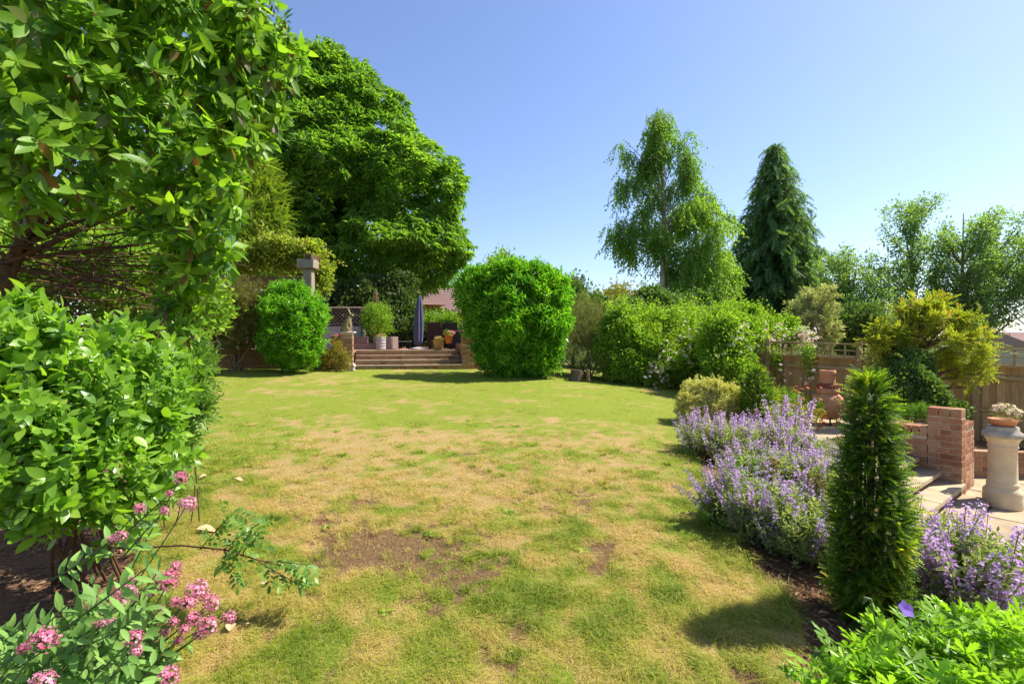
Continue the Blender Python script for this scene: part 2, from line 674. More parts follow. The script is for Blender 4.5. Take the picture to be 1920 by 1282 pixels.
M['acer'] = leaf_mat('acer', [(0, (.07, .14, .02)), (.5, (.22, .29, .03)), (.84, (.33, .34, .035)), (.93, (.38, .29, .04)), (1, (.42, .20, .06))], .45, .5, .25)
M['variegated'] = leaf_mat('variegated', [(0, (.16, .21, .05)), (.35, (.30, .33, .10)), (1, (.62, .60, .30))], .35, .5, .3)
M['yew'] = leaf_mat('yew', [(0, (.025, .065, .012)), (.5, (.07, .16, .014)), (.8, (.18, .29, .018)), (1, (.36, .40, .025))], .36, .5, .3)
M['catmint_leaf'] = leaf_mat('catmint_leaf', [(0, (.12, .19, .06)), (1, (.25, .34, .13))], .35, .6, .2)
M['catmint_flower'] = leaf_mat('catmint_flower', [(0, (.46, .29, .52)), (.5, (.64, .45, .69)), (1, (.79, .62, .80))], .4, .6, .2, (1.1, 1, 1.15), objr=.5)
M['catmint_faded'] = leaf_mat('catmint_faded', [(0, (.34, .26, .38)), (.5, (.50, .39, .56)), (1, (.66, .55, .70))], .4, .6, .2, (1.1, 1, 1.15), objr=.6)
M['geranium_leaf'] = leaf_mat('geranium_leaf', [(0, (.09, .21, .018)), (1, (.20, .40, .03))], .42, .38, .4, objr=.5)
M['valerian_leaf'] = leaf_mat('valerian_leaf', [(0, (.07, .17, .035)), (1, (.16, .32, .07))], .3, .55, .25, (1.1, 1.3, .7), objr=.5)
M['valerian_flower'] = leaf_mat('valerian_flower', [(0, (.52, .10, .19)), (.5, (.72, .23, .36)), (1, (.84, .48, .58))], .35, .6, .2, (1.1, 1, 1), objr=.3)
M['rose_leaf'] = leaf_mat('rose_leaf', [(0, (.05, .13, .02)), (1, (.12, .25, .035))], .35, .4, .4, objr=.5)
M['white_flower'] = leaf_mat('white_flower', [(0, (.72, .50, .42)), (1, (.88, .78, .66))], .35, .6, .2, (1, 1, .95))
M['pink_flower'] = leaf_mat('pink_flower', [(0, (.50, .09, .16)), (1, (.75, .32, .38))], .35, .6, .2, (1, 1, 1))
M['red_flower'] = leaf_mat('red_flower', [(0, (.60, .05, .015)), (1, (.75, .20, .04))], .35, .6, .2, (1, 1, 1))
M['yellow_flower'] = leaf_mat('yellow_flower', [(0, (.70, .45, .02)), (1, (.75, .60, .06))], .35, .6, .2, (1, 1, 1))
M['violet_flower'] = leaf_mat('violet_flower', [(0, (.20, .10, .50)), (1, (.34, .20, .70))], .35, .5, .2, (1, 1, 1.1))
M['yellow_shrub'] = leaf_mat('yellow_shrub', [(0, (.17, .14, .03)), (.5, (.28, .26, .04)), (1, (.38, .24, .05))], .4, .5, .3)
M['stem'] = plain('stem', (.12, .18, .06), (.07, .10, .035), 20)
M['bark'] = plain('bark', (.16, .10, .055), (.06, .035, .02), 14, .9, .1, .6, .01)
M['red_bark'] = plain('red_bark', (.15, .085, .045), (.065, .035, .02), 20, .9, .1, .5, .006)
M['pale_twig'] = plain('pale_twig', (.30, .20, .11), (.15, .09, .05), 20, .9, .1)
M['birch_bark'] = plain('birch_bark', (.48, .42, .33), (.15, .12, .09), 3, .8, .2, stretch=(1, 1, .4))
M['grey_bark'] = plain('grey_bark', (.22, .19, .15), (.10, .08, .06), 8, .9, .1)
M['gold_grass'] = None

# masonry and the rest
def brick_mat(name, cols, dirt=(.16, .11, .06), damt=.75):
    m, nt, out = new_mat(name)
    r = orand(nt)
    c = ramp(nt, r, cols)
    f = noise(nt, 26, 6, .75)
    c = mixc(nt, math_(nt, 'MULTIPLY', ramp(nt, f, [(.35, (0, 0, 0)), (.7, (1, 1, 1))]), .65), c, tuple(x * .5 for x in cols[0][1]))
    g = nt.nodes.new('ShaderNodeNewGeometry')
    f2 = noise(nt, 3.2, 4, .6, vec=g.outputs['Position'])
    c = mixc(nt, math_(nt, 'MULTIPLY', ramp(nt, f2, [(.48, (0, 0, 0)), (.72, (1, 1, 1))]), damt), c, dirt)
    principled(nt, out, c, .9, .15, bump(nt, f, .5, .004))
    return m
M['brick'] = brick_mat('brick', [(0, (.25, .105, .06)), (.5, (.40, .185, .10)), (1, (.47, .27, .15))], (.38, .28, .16))
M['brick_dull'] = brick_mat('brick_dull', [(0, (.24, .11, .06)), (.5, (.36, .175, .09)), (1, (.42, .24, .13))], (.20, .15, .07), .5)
M['mortar'] = plain('mortar', (.52, .43, .30), (.34, .28, .19), 30, .95, .1, .4, .004)
M['slab'] = plain('slab', (.52, .385, .225), (.27, .21, .135), 3.2, .85, .2, .6, .008, objr=.4, detail=9)  # dark mottling is slab dirt plus the paving's dappled shade put into the colour
M['nosing'] = plain('nosing', (.40, .29, .19), (.24, .17, .11), 7, .9, .15, .4, .004, objr=.4)
M['old_wood'] = plain('old_wood', (.52, .35, .16), (.31, .195, .085), 6, .9, .1, .35, .003, objr=.4, stretch=(9, 9, .7))
M['rail_wood'] = plain('rail_wood', (.42, .31, .16), (.26, .185, .09), 8, .9, .1, .35, .003, objr=.25, stretch=(1, 6, 6))
M['grey_wood'] = plain('grey_wood', (.34, .28, .21), (.19, .155, .115), 6, .9, .1, .5, .003, stretch=(8, 8, .6))
M['sleeper'] = plain('sleeper', (.30, .22, .20), (.15, .105, .085), 5, .9, .1, .5, .004, objr=.4, stretch=(.7, 8, 8))
M['terracotta'] = plain('terracotta', (.62, .29, .14), (.48, .20, .095), 5, .75, .25, .2, .004)
M['terracotta_dark'] = plain('terracotta_dark', (.28, .085, .045), (.20, .06, .035), 9, .8, .2)
M['soot'] = plain('soot', (.02, .016, .013), (.012, .01, .01), 9, .95, .05)
M['orange_pot'] = plain('orange_pot', (.62, .17, .04), (.50, .13, .035), 5, .6, .3)
M['wicker'] = plain('wicker', (.48, .30, .09), (.32, .19, .06), 60, .8, .2, .6, .004)
M['stone'] = plain('stone', (.68, .54, .34), (.50, .39, .24), 6, .85, .2, .3, .004)
M['stone_weather'] = plain('stone_weather', (.52, .44, .31), (.20, .18, .165), 7, .9, .15, .4, .004)
M['hare'] = plain('hare', (.30, .235, .125), (.17, .13, .065), 14, .85, .15, .4, .006)
M['grey_box'] = plain('grey_box', (.36, .36, .40), (.30, .30, .34), 5, .6, .3)
M['dark_lid'] = plain('dark_lid', (.045, .045, .055), (.03, .03, .035), 5, .6, .3)
M['navy'] = plain('navy', (.025, .03, .06), (.015, .018, .04), 3, .8, .2)
M['canvas'] = plain('canvas', (.085, .085, .145), (.065, .065, .115), 5, .85, .2, .3, .01)
M['zinc'] = plain('zinc', (.36, .34, .33), (.27, .25, .24), 9, .6, .4)
M['white_stone'] = plain('white_stone', (.62, .55, .48), (.48, .42, .36), 6, .8, .2)
M['rattan'] = plain('rattan', (.075, .04, .035), (.035, .018, .016), 70, .7, .3, .5, .003)
M['black'] = plain('black', (.022, .02, .022), (.012, .011, .012), 8, .55, .35)
M['roof_tile'] = plain('roof_tile', (.42, .27, .23), (.33, .21, .18), 20, .9, .1)
M['red_wall'] = plain('red_wall', (.42, .15, .06), (.33, .12, .05), 12, .9, .1)
M['dry_leaf'] = plain('dry_leaf', (.55, .40, .24), (.38, .24, .12), 30, .8, .2)
M['seed_head'] = plain('seed_head', (.28, .22, .07), (.20, .15, .05), 40, .9, .1)
M['bulb'] = plain('bulb', (.75, .68, .60), (.6, .55, .5), 20, .7, .3)
M['log'] = plain('log', (.15, .11, .085), (.08, .06, .045), 9, .9, .1, .4, .006)

# ground: living turf, straw, bare soil and mulch by how the lawn itself has worn
def ground_mat():
    m, nt, out = new_mat('ground')
    fine = noise(nt, 60, 4, .7)
    mid = noise(nt, 9, 5, .65)
    dry = math_(nt, 'ADD', attr(nt, 'dry'), math_(nt, 'MULTIPLY', math_(nt, 'SUBTRACT', mid, .5), .5))
    grit = noise(nt, 170, 3, .75)
    grain = ramp(nt, math_(nt, 'ADD', math_(nt, 'MULTIPLY', fine, .5), math_(nt, 'MULTIPLY', grit, .5)), [(.38, (0, 0, 0)), (.6, (1, 1, 1))])
    green = mixc(nt, grain, (.10, .125, .016), (.28, .33, .038))
    straw = mixc(nt, grain, (.20, .125, .045), (.50, .36, .145))
    c = mixc(nt, ramp(nt, dry, [(.25, (0, 0, 0)), (.75, (1, 1, 1))]), green, straw)
    speck = noise(nt, 26, 3, .7)
    bare = math_(nt, 'ADD', attr(nt, 'bare'), math_(nt, 'MULTIPLY', math_(nt, 'SUBTRACT', mid, .5), .5))
    bare = math_(nt, 'ADD', bare, math_(nt, 'MULTIPLY', math_(nt, 'SUBTRACT', speck, .47), math_(nt, 'MULTIPLY', attr(nt, 'dry'), 1.1)))
    soil = mixc(nt, grain, (.06, .036, .018), (.26, .155, .075))
    c = mixc(nt, ramp(nt, bare, [(.3, (0, 0, 0)), (.75, (1, 1, 1))]), c, soil)
    litter = mixc(nt, fine, (.11, .055, .03), (.30, .165, .09))
    c = mixc(nt, ramp(nt, attr(nt, 'mulch'), [(.4, (0, 0, 0)), (.6, (1, 1, 1))]), c, litter)
    principled(nt, out, c, .95, .1, bump(nt, grain, .7, .012))
    return m
M['ground'] = ground_mat()

def blade_mat():
    m, nt, out = new_mat('grass_blade')
    c = ramp(nt, attr(nt, 'rnd'), [(0, (.12, .20, .016)), (.28, (.25, .33, .028)), (.5, (.40, .40, .055)), (.75, (.52, .39, .12)), (1, (.66, .48, .22))])
    p = principled(nt, None, c, .6, .2)
    t = nt.nodes.new('ShaderNodeBsdfTranslucent')
    nt.links.new(mixc(nt, 1.0, c, (1.15, 1.2, .6), 'MULTIPLY'), t.inputs[0])
    mx = nt.nodes.new('ShaderNodeMixShader')
    mx.inputs[0].default_value = .42
    nt.links.new(p.outputs[0], mx.inputs[1]); nt.links.new(t.outputs[0], mx.inputs[2])
    nt.links.new(mx.outputs[0], out.inputs[0])
    return m
M['blade'] = blade_mat()
M['field'] = plain('field', (.10, .15, .03), (.07, .10, .02), .4, .95, .1)
M['soil'] = plain('soil', (.17, .105, .06), (.09, .055, .03), 12, .95, .1, .6, .02)

def paving_mat():
    m, nt, out = new_mat('red_paving')
    tc = nt.nodes.new('ShaderNodeTexCoord')
    b = nt.nodes.new('ShaderNodeTexBrick')
    b.inputs['Color1'].default_value = (.34, .15, .10, 1)
    b.inputs['Color2'].default_value = (.42, .21, .14, 1)
    b.inputs['Mortar'].default_value = (.30, .24, .18, 1)
    b.inputs['Scale'].default_value = 1.0
    b.inputs['Brick Width'].default_value = .21
    b.inputs['Row Height'].default_value = .105
    b.inputs['Mortar Size'].default_value = .006
    nt.links.new(tc.outputs['Object'], b.inputs['Vector'])
    principled(nt, out, b.outputs[0], .9, .15)
    return m
M['red_paving'] = paving_mat()
# ------------------------------------------------------------------ ground
LAWN_R = [G(u, v)[:2] for u, v in ((1300, 728), (1285, 790), (1300, 850), (1322, 900), (1335, 960), (1400, 1060), (1478, 1125), (1505, 1200), (1470, 1281))]
LAWN_R = np.array(sorted([list(p) for p in LAWN_R], key=lambda p: p[1]))
LAWN_L = np.array(sorted([list(G(u, v)[:2]) for u, v in ((385, 692), (372, 760), (345, 840), (318, 905), (270, 990), (262, 1060), (300, 1150), (330, 1281))], key=lambda p: p[1]))

def lawn_mask(x, y):
    wob = .10 * (fbm2(x, y, 2.2, 40) - .5)
    xr = np.interp(y, LAWN_R[:, 1], LAWN_R[:, 0])
    xl = np.interp(y, LAWN_L[:, 1], LAWN_L[:, 0])
    return np.minimum(xr + wob - x, x - xl + wob)      # > 0 on the lawn

_blobs = []
def blob(u, v, ru, rv, amp):
    c = G(u, v); a = G(u + ru, v); b = G(u, v - rv)
    _blobs.append((c[0], c[1], abs(a[0] - c[0]), max(abs(b[1] - c[1]), .05), amp))
DRY, BARE = [], []
for q in ((880, 880, 300, 90, .85), (620, 830, 150, 60, .6), (980, 756, 55, 14, .8), (520, 730, 130, 26, .55), (700, 715, 120, 10, .35), (1130, 800, 140, 30, .25),
          (800, 940, 260, 60, .6), (1180, 1010, 160, 70, .6), (560, 890, 90, 40, .6), (1250, 1130, 250, 110, .55), (800, 1230, 420, 90, .35), (1380, 1200, 150, 90, .7),
          (500, 1000, 160, 60, .5), (1230, 900, 120, 50, .35), (450, 800, 80, 30, -.5), (430, 860, 70, 40, -.5), (900, 720, 200, 12, -.3), (1180, 760, 120, 24, -.35), (1230, 960, 60, 50, -.3),
          (1000, 1130, 160, 60, -.35), (700, 1180, 130, 60, -.4), (1500, 1150, 40, 60, -.6), (870, 1075, 60, 30, -.6), (1360, 900, 60, 90, -.4), (950, 820, 60, 20, .4)):
    _blobs = []; blob(*q); DRY.append(_blobs[0])
for q in ((790, 1030, 150, 30, 1.2), (690, 1010, 90, 22, 1.0), (905, 1060, 90, 22, .9), (850, 1090, 70, 30, .7), (935, 1185, 75, 50, 1.3), (960, 1150, 50, 20, 1), (1150, 1035, 60, 20, 1.05), (1120, 1060, 50, 16, .8),
          (560, 975, 50, 14, .9), (620, 1060, 80, 24, .8), (470, 1180, 70, 26, .8), (580, 1130, 50, 24, .8), (680, 940, 50, 12, .75), (1095, 940, 40, 9, .75), (1290, 1110, 60, 16, .5), (1450, 1270, 120, 30, .6), (640, 1270, 80, 20, .5)):
    _blobs = []; blob(*q); BARE.append(_blobs[0])

def _sum(L, x, y):
    t = np.zeros_like(x)
    wx = x + .25 * (fbm2(x, y, 1.7, 61) - .5); wy = y + .35 * (fbm2(x, y, 1.7, 67) - .5)
    for cx, cy, rx, ry, a in L:
        d = ((wx - cx) / rx) ** 2 + ((wy - cy) / ry) ** 2
        t += a * np.exp(-d * .9)
    return t

def dryness(x, y):
    far = sstep(5.0, 8.5, y)
    t = .29 + _sum(DRY, x, y) * .34 - .21 * far
    t += (fbm2(x, y, 1.0, 20, 3) - .5) * (.9 - .3 * far)
    t += (fbm2(x, y, 3.4, 25, 3) - .5) * 1.4 + (fbm2(x, y, 9, 29, 2) - .5) * 1.5
    t += far * (fbm2(x * .35 + y * .15, y * 1.2, 1.3, 33, 3) - .45) * 1.7
    g = fbm2(x, y, 2.1, 91, 3)
    t -= .9 * sstep(.60, .74, g)          # greener tufts
    return np.clip(t, 0, 1)

def bareness(x, y):
    t = np.minimum(_sum(BARE, x, y), 1.0)
    nz = .9 * (fbm2(x, y, 2.4, 50, 3) - .5) + 1.0 * (fbm2(x * 1.0, y * 1.3, 6.5, 55, 3) - .5) + .7 * (n2(x, y, 20, 58) - .5)
    return np.clip(t * .80 + nz * 1.8 - .02 - .12 * sstep(6, 8, y), 0, 1)

def ground_attrs(me, X, Y):
    for nm, val in (('dry', dryness(X, Y)), ('bare', bareness(X, Y)), ('mulch', 1 - sstep(-.06, .03, lawn_mask(X, Y)))):
        a = me.attributes.new(nm, 'FLOAT', 'POINT')
        a.data.foreach_set('value', val.astype(np.float32))

def make_ground():
    ys = np.concatenate([np.linspace(-6, .6, 14)[:-1], np.geomspace(.6 + 1.2, 22 + 1.2, 300) - 1.2])
    ss = np.linspace(-1.55, 1.6, 340)
    YY, SS = np.meshgrid(ys, ss, indexing='ij')
    XX = SS * (np.maximum(YY, .6) + 1.6)
    X, Y = XX.ravel(), YY.ravel()
    Z = height(X, Y)
    lm = lawn_mask(X, Y)
    Z = Z - .035 * sstep(0, -.06, lm) + .006 * (fbm2(X, Y, 8, 71) - .5)
    Z = Z - .02 * np.clip(bareness(X, Y), 0, 1) * sstep(-.02, .05, lm)
    nx = len(ss); ny = len(ys)
    i = np.arange(ny - 1)[:, None] * nx + np.arange(nx - 1)[None]
    i = i.ravel()
    f = np.stack([i, i + 1, i + nx + 1, i + nx], -1)
    mb = MB().add(np.stack([X, Y, Z], -1), f, .5, 0, True)
    me = mb.mesh('lawn', M['ground'])
    ground_attrs(me, X, Y)
    o = link('lawn', me)
    tag(o, 'sunlit sloping lawn worn to straw and bare soil in its middle', kind='structure')
    # land beyond, out to the horizon
    g = np.concatenate([-np.geomspace(1500, 14, 22), np.geomspace(14, 1500, 22)])
    gy = np.concatenate([-np.geomspace(1500, 9, 18), np.geomspace(9, 1800, 30)])
    YY, XX = np.meshgrid(gy, g, indexing='ij')
    X, Y = XX.ravel(), YY.ravel()
    Z = np.full(len(X), -1.35) - .9 * sstep(20, 160, np.hypot(X, Y))
    i = (np.arange(len(gy) - 1)[:, None] * len(g) + np.arange(len(g) - 1)[None]).ravel()
    f = np.stack([i, i + 1, i + len(g) + 1, i + len(g)], -1)
    o = MB().add(np.stack([X, Y, Z], -1), f, .5, 0, True).build('ground', M['field'])
    tag(o, 'flat land beyond the garden out to the horizon', kind='structure')
make_ground()

def make_grass():
    mb = MB()
    N0 = 1020000
    # denser and finer near the eye, coarser and sparser away from it
    yy = np.linspace(1.6, 14.2, 800)
    pdf = yy * np.minimum(1, (2.6 / yy)) ** 1.75
    cdf = np.cumsum(pdf); cdf /= cdf[-1]
    y = np.interp(rng.random(N0), cdf, yy)
    x = (rng.random(N0) * 2 - 1) * (y * 1.0667 * 1.06 + .1)
    lm = lawn_mask(x, y)
    e = np.interp(y, PE_Y, PE_X)
    ok = (lm > -.02) & (x < e - .1)
    x, y, lm = x[ok], y[ok], lm[ok]
    b = bareness(x, y)
    tuft = fbm2(x, y, 7, 80, 2)
    dens = np.clip(1.08 - 1.05 * sstep(.3, .75, b), .06, 1) * np.clip(.75 + .5 * tuft, .3, 1)
    ok = rng.random(len(x)) < dens
    x, y, b, tuft, lm = x[ok], y[ok], b[ok], tuft[ok], lm[ok]
    d = dryness(x, y)
    n_ = len(x)
    base_h = .021 + .026 * sstep(9, 2, y)
    hgt = base_h * rng.uniform(.6, 1.35, n_) * (.5 + 1.15 * sstep(.3, .72, tuft) * (1 - .6 * sstep(5, 9, y))) * (1 - .45 * sstep(.3, .6, b)) * (1 - .2 * d)
    edge = sstep(.14, .0, lm) * sstep(.55, .35, d)
    hgt *= 1 + 1.2 * edge
    a = rng.uniform(0, 2 * PI, n_)
    lean = rng.uniform(.35, 1.75, n_) + .5 * d
    dirx, diry = np.cos(a), np.sin(a)
    w = (.0014 + .00095 * y) * rng.uniform(.6, 1.3, n_)
    z = height(x, y) - .010
    B = np.stack([x, y, z], -1)
    side = np.stack([-diry, dirx, np.zeros(n_)], -1) * w[:, None] * .5
    fl = np.stack([dirx, diry, np.zeros(n_)], -1)
    upv = np.array([0, 0, 1.])
    mid = B + fl * (hgt * .34 * lean)[:, None] + upv * (hgt * .62)[:, None]
    tip = B + fl * (hgt * .95 * lean)[:, None] + upv * (hgt * np.maximum(.45, 1.05 - .38 * lean))[:, None]
    col = np.clip(d * .85 + rng.normal(size=n_) * .17 + .05, 0, 1)
    col = np.where(rng.random(n_) < .12, rng.uniform(.6, 1, n_), col)
    fine = rng.random(n_) < sstep(6.5, 3.5, y)
    V = np.stack([B - side, B + side, mid, mid - side * .55, mid + side * .55, tip], 1)[fine].reshape(-1, 3)
    k = np.arange(fine.sum())[:, None] * 6
    mb.add(V, np.concatenate([k + np.array([[0, 1, 2]]), k + np.array([[3, 4, 5]])], 0), np.repeat(col[fine], 6), 0)
    c = ~fine
    V = np.stack([B - side, B + side, tip * .8 + mid * .2], 1)[c].reshape(-1, 3)
    mb.add(V, np.arange(c.sum())[:, None] * 3 + np.array([[0, 1, 2]]), np.repeat(col[c], 3), 0)
    # longer tufts that the mower has left in the worn half
    nt_ = 420
    ty = np.sqrt(rng.random(nt_) * (6.2 ** 2 - 1.9 ** 2) + 1.9 ** 2)
    tx = (rng.random(nt_) * 2 - 1) * ty * 1.0
    ok = lawn_mask(tx, ty) > .05
    tx, ty = tx[ok], ty[ok]
    td = dryness(tx, ty)
    for cx, cy, d0 in zip(tx, ty, td):
        m = int(rng.integers(30, 80))
        rr = rng.uniform(.02, .06) * (1.0 + .5 * rng.random())
        a = rng.uniform(0, 2 * PI, m); q = np.sqrt(rng.random(m)) * rr
        bx, by = cx + q * np.cos(a), cy + q * np.sin(a) * .8
        B = np.stack([bx, by, height(bx, by) - .008], -1)
        h = rng.uniform(.03, .075) * rng.uniform(.6, 1.2, m)
        out = np.stack([np.cos(a), np.sin(a), np.zeros(m)], -1) * (.4 + rng.random(m)[:, None] * .7) + rng.normal(size=(m, 3)) * .2 * np.array([1, 1, 0])
        side = nrm(np.cross(out + 1e-4, upv)) * ((.0014 + .0009 * cy) * rng.uniform(.6, 1.2, m))[:, None] * .5
        mid = B + out * h[:, None] * .35 + upv * (h * .6)[:, None]
        tip = B + out * h[:, None] * 1.0 + upv * (h * rng.uniform(.6, 1.0, m))[:, None]
        V = np.stack([B - side, B + side, mid, mid - side * .55, mid + side * .55, tip], 1).reshape(-1, 3)
        k = np.arange(m)[:, None] * 6
        c_ = np.clip((d0 * .5 + rng.uniform(-.05, .35)) + rng.normal(size=m) * .12, 0, 1)
        mb.add(V, np.concatenate([k + np.array([[0, 1, 2]]), k + np.array([[3, 4, 5]])], 0), np.repeat(c_, 6), 0)
    o = mb.build('grass', M['blade'])
    tag(o, 'short mown grass blades, green and straw coloured, over the lawn', 'grass', kind='stuff')
    return mb.ntri()
NT = {'grass': make_grass()}

def make_weeds():
    mb = MB()
    lv = leaf(1, .42, .15, .25, 1)
    n = 70
    y = np.sqrt(rng.random(n) * (7.5 ** 2 - 2.1 ** 2) + 2.1 ** 2); x = (rng.random(n) * 2 - 1) * y
    ok = lawn_mask(x, y) > .1
    for cx, cy in zip(x[ok], y[ok]):
        m = int(rng.integers(5, 11)); r = rng.uniform(.025, .06)
        a = np.arange(m) * 2.4 + rng.random()
        A = np.stack([np.cos(a), np.sin(a), rng.uniform(.1, .5, m)], -1)
        P = np.stack([np.full(m, cx) + .01 * np.cos(a), np.full(m, cy) + .01 * np.sin(a), np.full(m, H(cx, cy) + .008)], -1)
        V, f = place(lv[0], lv[1], P, frames(A, np.array([[0, 0, 1.]]) + rng.normal(size=(m, 3)) * .2), r * rng.uniform(.7, 1.2, m))
        mb.add(V, f, np.repeat(np.clip(rng.random(m), 0, 1), len(lv[0])), 0)
    o = mb.build('weeds', M['climber'])
    tag(o, 'small broad leaved weeds and clover scattered in the worn lawn', 'weed', kind='stuff')
make_weeds()

# straw and leaf litter on the beds
def make_litter(name, n, region, label, zlift=.006):
    mb = MB()
    pts = region(n)
    m = len(pts)
    z = height(pts[:, 0], pts[:, 1]) - .035
    P = np.stack([pts[:, 0], pts[:, 1], z + zlift + rng.random(m) * .02], -1)
    a = rng.uniform(0, 2 * PI, m)
    A = np.stack([np.cos(a), np.sin(a), rng.normal(size=m) * .25], -1)
    U = np.stack([rng.normal(size=m) * .4, rng.normal(size=m) * .4, np.ones(m)], -1)
    lv = [(*leaf(1, .07, .3, .05, 0), np.zeros(4)), (*leaf(1, .42, .25, .2, 0), np.zeros(4))]
    k = rng.random(m) < .75
    foliage(mb, P[k], A[k], U[k], rng.uniform(.03, .09, k.sum()), lv[:1])
    k = ~k
    foliage(mb, P[k], A[k], U[k], rng.uniform(.03, .07, k.sum()), lv[1:])
    o = mb.build(name, M['litter'])
    tag(o, label, 'litter', kind='stuff')
M['litter'] = leaf_mat('litter', [(0, (.10, .05, .03)), (.5, (.26, .15, .08)), (1, (.48, .32, .19))], .15, .8, .1, (1, 1, 1))
def _reg_right(n):
    y = rng.uniform(1.5, 4.2, n); xr = np.interp(y, LAWN_R[:, 1], LAWN_R[:, 0])
    return np.stack([xr + .02 + rng.random(n) ** 1.3 * .9, y], -1)
def _reg_left(n):
    y = rng.uniform(2.2, 5.5, n); xl = np.interp(y, LAWN_L[:, 1], LAWN_L[:, 0])
    return np.stack([xl + .1 - rng.random(n) * 1.9, y], -1)
make_litter('leaf_litter', 4500, _reg_right, 'brown straw and dead stalk litter under the yew and catmint')
make_litter('leaf_litter', 5000, _reg_left, 'reddish brown fallen leaf litter on soil under the left shrubs')

# ------------------------------------------------------------------ masonry
BRICK_ME = {}
def brick_mesh(sz, mat='brick'):
    k = (tuple(round(s, 4) for s in sz), mat)
    if k not in BRICK_ME:
        BRICK_ME[k] = [bbox_mesh('brick', sz, M[mat], .005, .0022, q) for q in range(3)]
    return random.choice(BRICK_ME[k])

def put(me, name, parent, loc, rz=0.0, rx=0.0, ry=0.0):
    o = link(name, me, parent, None, loc)
    o.rotation_euler = (rx, ry, rz)
    return o

def brick_face(parent, p0, p1, z0, z1, mat='brick', depth=.1025, bw=.215, bh=.065, j=.01, normal=1, soldier=False, proud=.0):
    """courses of single bricks along p0->p1 (local to parent); their outer face lies on the line, the body behind it"""
    p0 = np.array(p0, float); p1 = np.array(p1, float)
    L = np.linalg.norm(p1 - p0); d = (p1 - p0) / L
    nrm_ = np.array([d[1], -d[0]]) * normal
    ang = math.atan2(d[1], d[0])
    z = z0
    c = 0
    while z + bh * .6 <= z1:
        h = min(bh, z1 - z)
        top = soldier and (z1 - z < bh * 2.8)
        if top:
            h = z1 - z
        x = 0.0
        first = True
        while x < L - .02:
            w = .065 if top else bw
            if first and c % 2 and not top:
                w = .1025
            first = False
            w = min(w, L - x)
            if w > .025:
                q = p0 + d * (x + w / 2) - nrm_ * (depth / 2 - proud - random.uniform(-.0015, .002))
                put(brick_mesh((round(w, 3), depth, round(h, 3)), mat), 'brick', parent, (q[0], q[1], z), ang + random.uniform(-.006, .006))
            x += w + j
        z += h + j
        c += 1
        if top:
            break

def core(parent, poly, z0, z1, name='mortar', mat='mortar'):
    """a prism that fills a wall behind its bricks"""
    poly = np.asarray(poly, float)
    n = len(poly)
    V = np.concatenate([np.c_[poly, np.full(n, z0)], np.c_[poly, np.full(n, z1)]])
    mb = MB()
    mb.add(V, [[i, (i + 1) % n, n + (i + 1) % n, n + i] for i in range(n)])
    mb.add(V[n:], [list(range(n))])
    return mb.build(name, M[mat], parent)

# --- steps up to the back terrace (a step is tread and riser), turned 14 degrees
A14 = R(14)
SD = np.array([math.cos(A14), math.sin(A14)])     # along the nosings
SI = np.array([-math.sin(A14), math.cos(A14)])    # into the terrace
SA = np.array([-4.44, 13.5])
SLEN, TREAD = 3.05, .28
ZT = 1.357
ZB = H(SA[0] + 1.5, SA[1]) - .005
RISE = (ZT - ZB) / 4
def loc2(base, rz, p):     # world xy -> local of a thing at base, turned rz
    c, s = math.cos(-rz), math.sin(-rz)
    q = np.asarray(p, float) - np.asarray(base[:2], float)
    return np.array([c * q[0] - s * q[1], s * q[0] + c * q[1]])

steps = thing('garden_steps', 'four wide brick steps with pale stone nosings up to the back terrace', 'steps', (SA[0], SA[1], ZB), rz=A14)
for i in range(4):
    y0 = i * TREAD
    core(steps, [[0, y0 + .012], [SLEN, y0 + .012], [SLEN, y0 + TREAD + .1], [0, y0 + TREAD + .1]], i * RISE - .12, (i + 1) * RISE - .035, 'mortar')
    brick_face(steps, (0, y0), (SLEN, y0), i * RISE - (.0 if i else .06), (i + 1) * RISE - .031, 'brick')
    x = 0
    while x < SLEN - .1:
        w = min(random.uniform(.55, .85), SLEN - x)
        if SLEN - x - w < .25: w = SLEN - x
        put(bbox_mesh('tread', (w - .006, TREAD + .055, .028), M['nosing'], .006, .003, i), 'tread', steps, (x + w / 2, y0 + (TREAD + .055) / 2 - .035, (i + 1) * RISE - .028 + (.002 if i % 2 else 0)))
        x += w

# --- back terrace, paved in red brick; its far side is the hedge
tp = [SA + SI * (4 * TREAD + .03) + SD * -.02, SA + SI * (4 * TREAD + .03) + SD * (SLEN + .02), np.array([0.6, 15.4]), np.array([2.0, 22]), np.array([-14, 22]), np.array([-12.5, 13.75]), np.array([-5.2, 13.75])]
n = len(tp)
V = np.array([[p[0], p[1], z] for z in (0.3, ZT - .004) for p in tp])
mbt = MB().add(V, [[i, (i + 1) % n, n + (i + 1) % n, n + i] for i in range(n)])
mbt.add(V[n:], [list(range(n))])
tag(mbt.build('terrace', M['red_paving']), 'raised back terrace paved in red brick behind the steps', kind='structure')

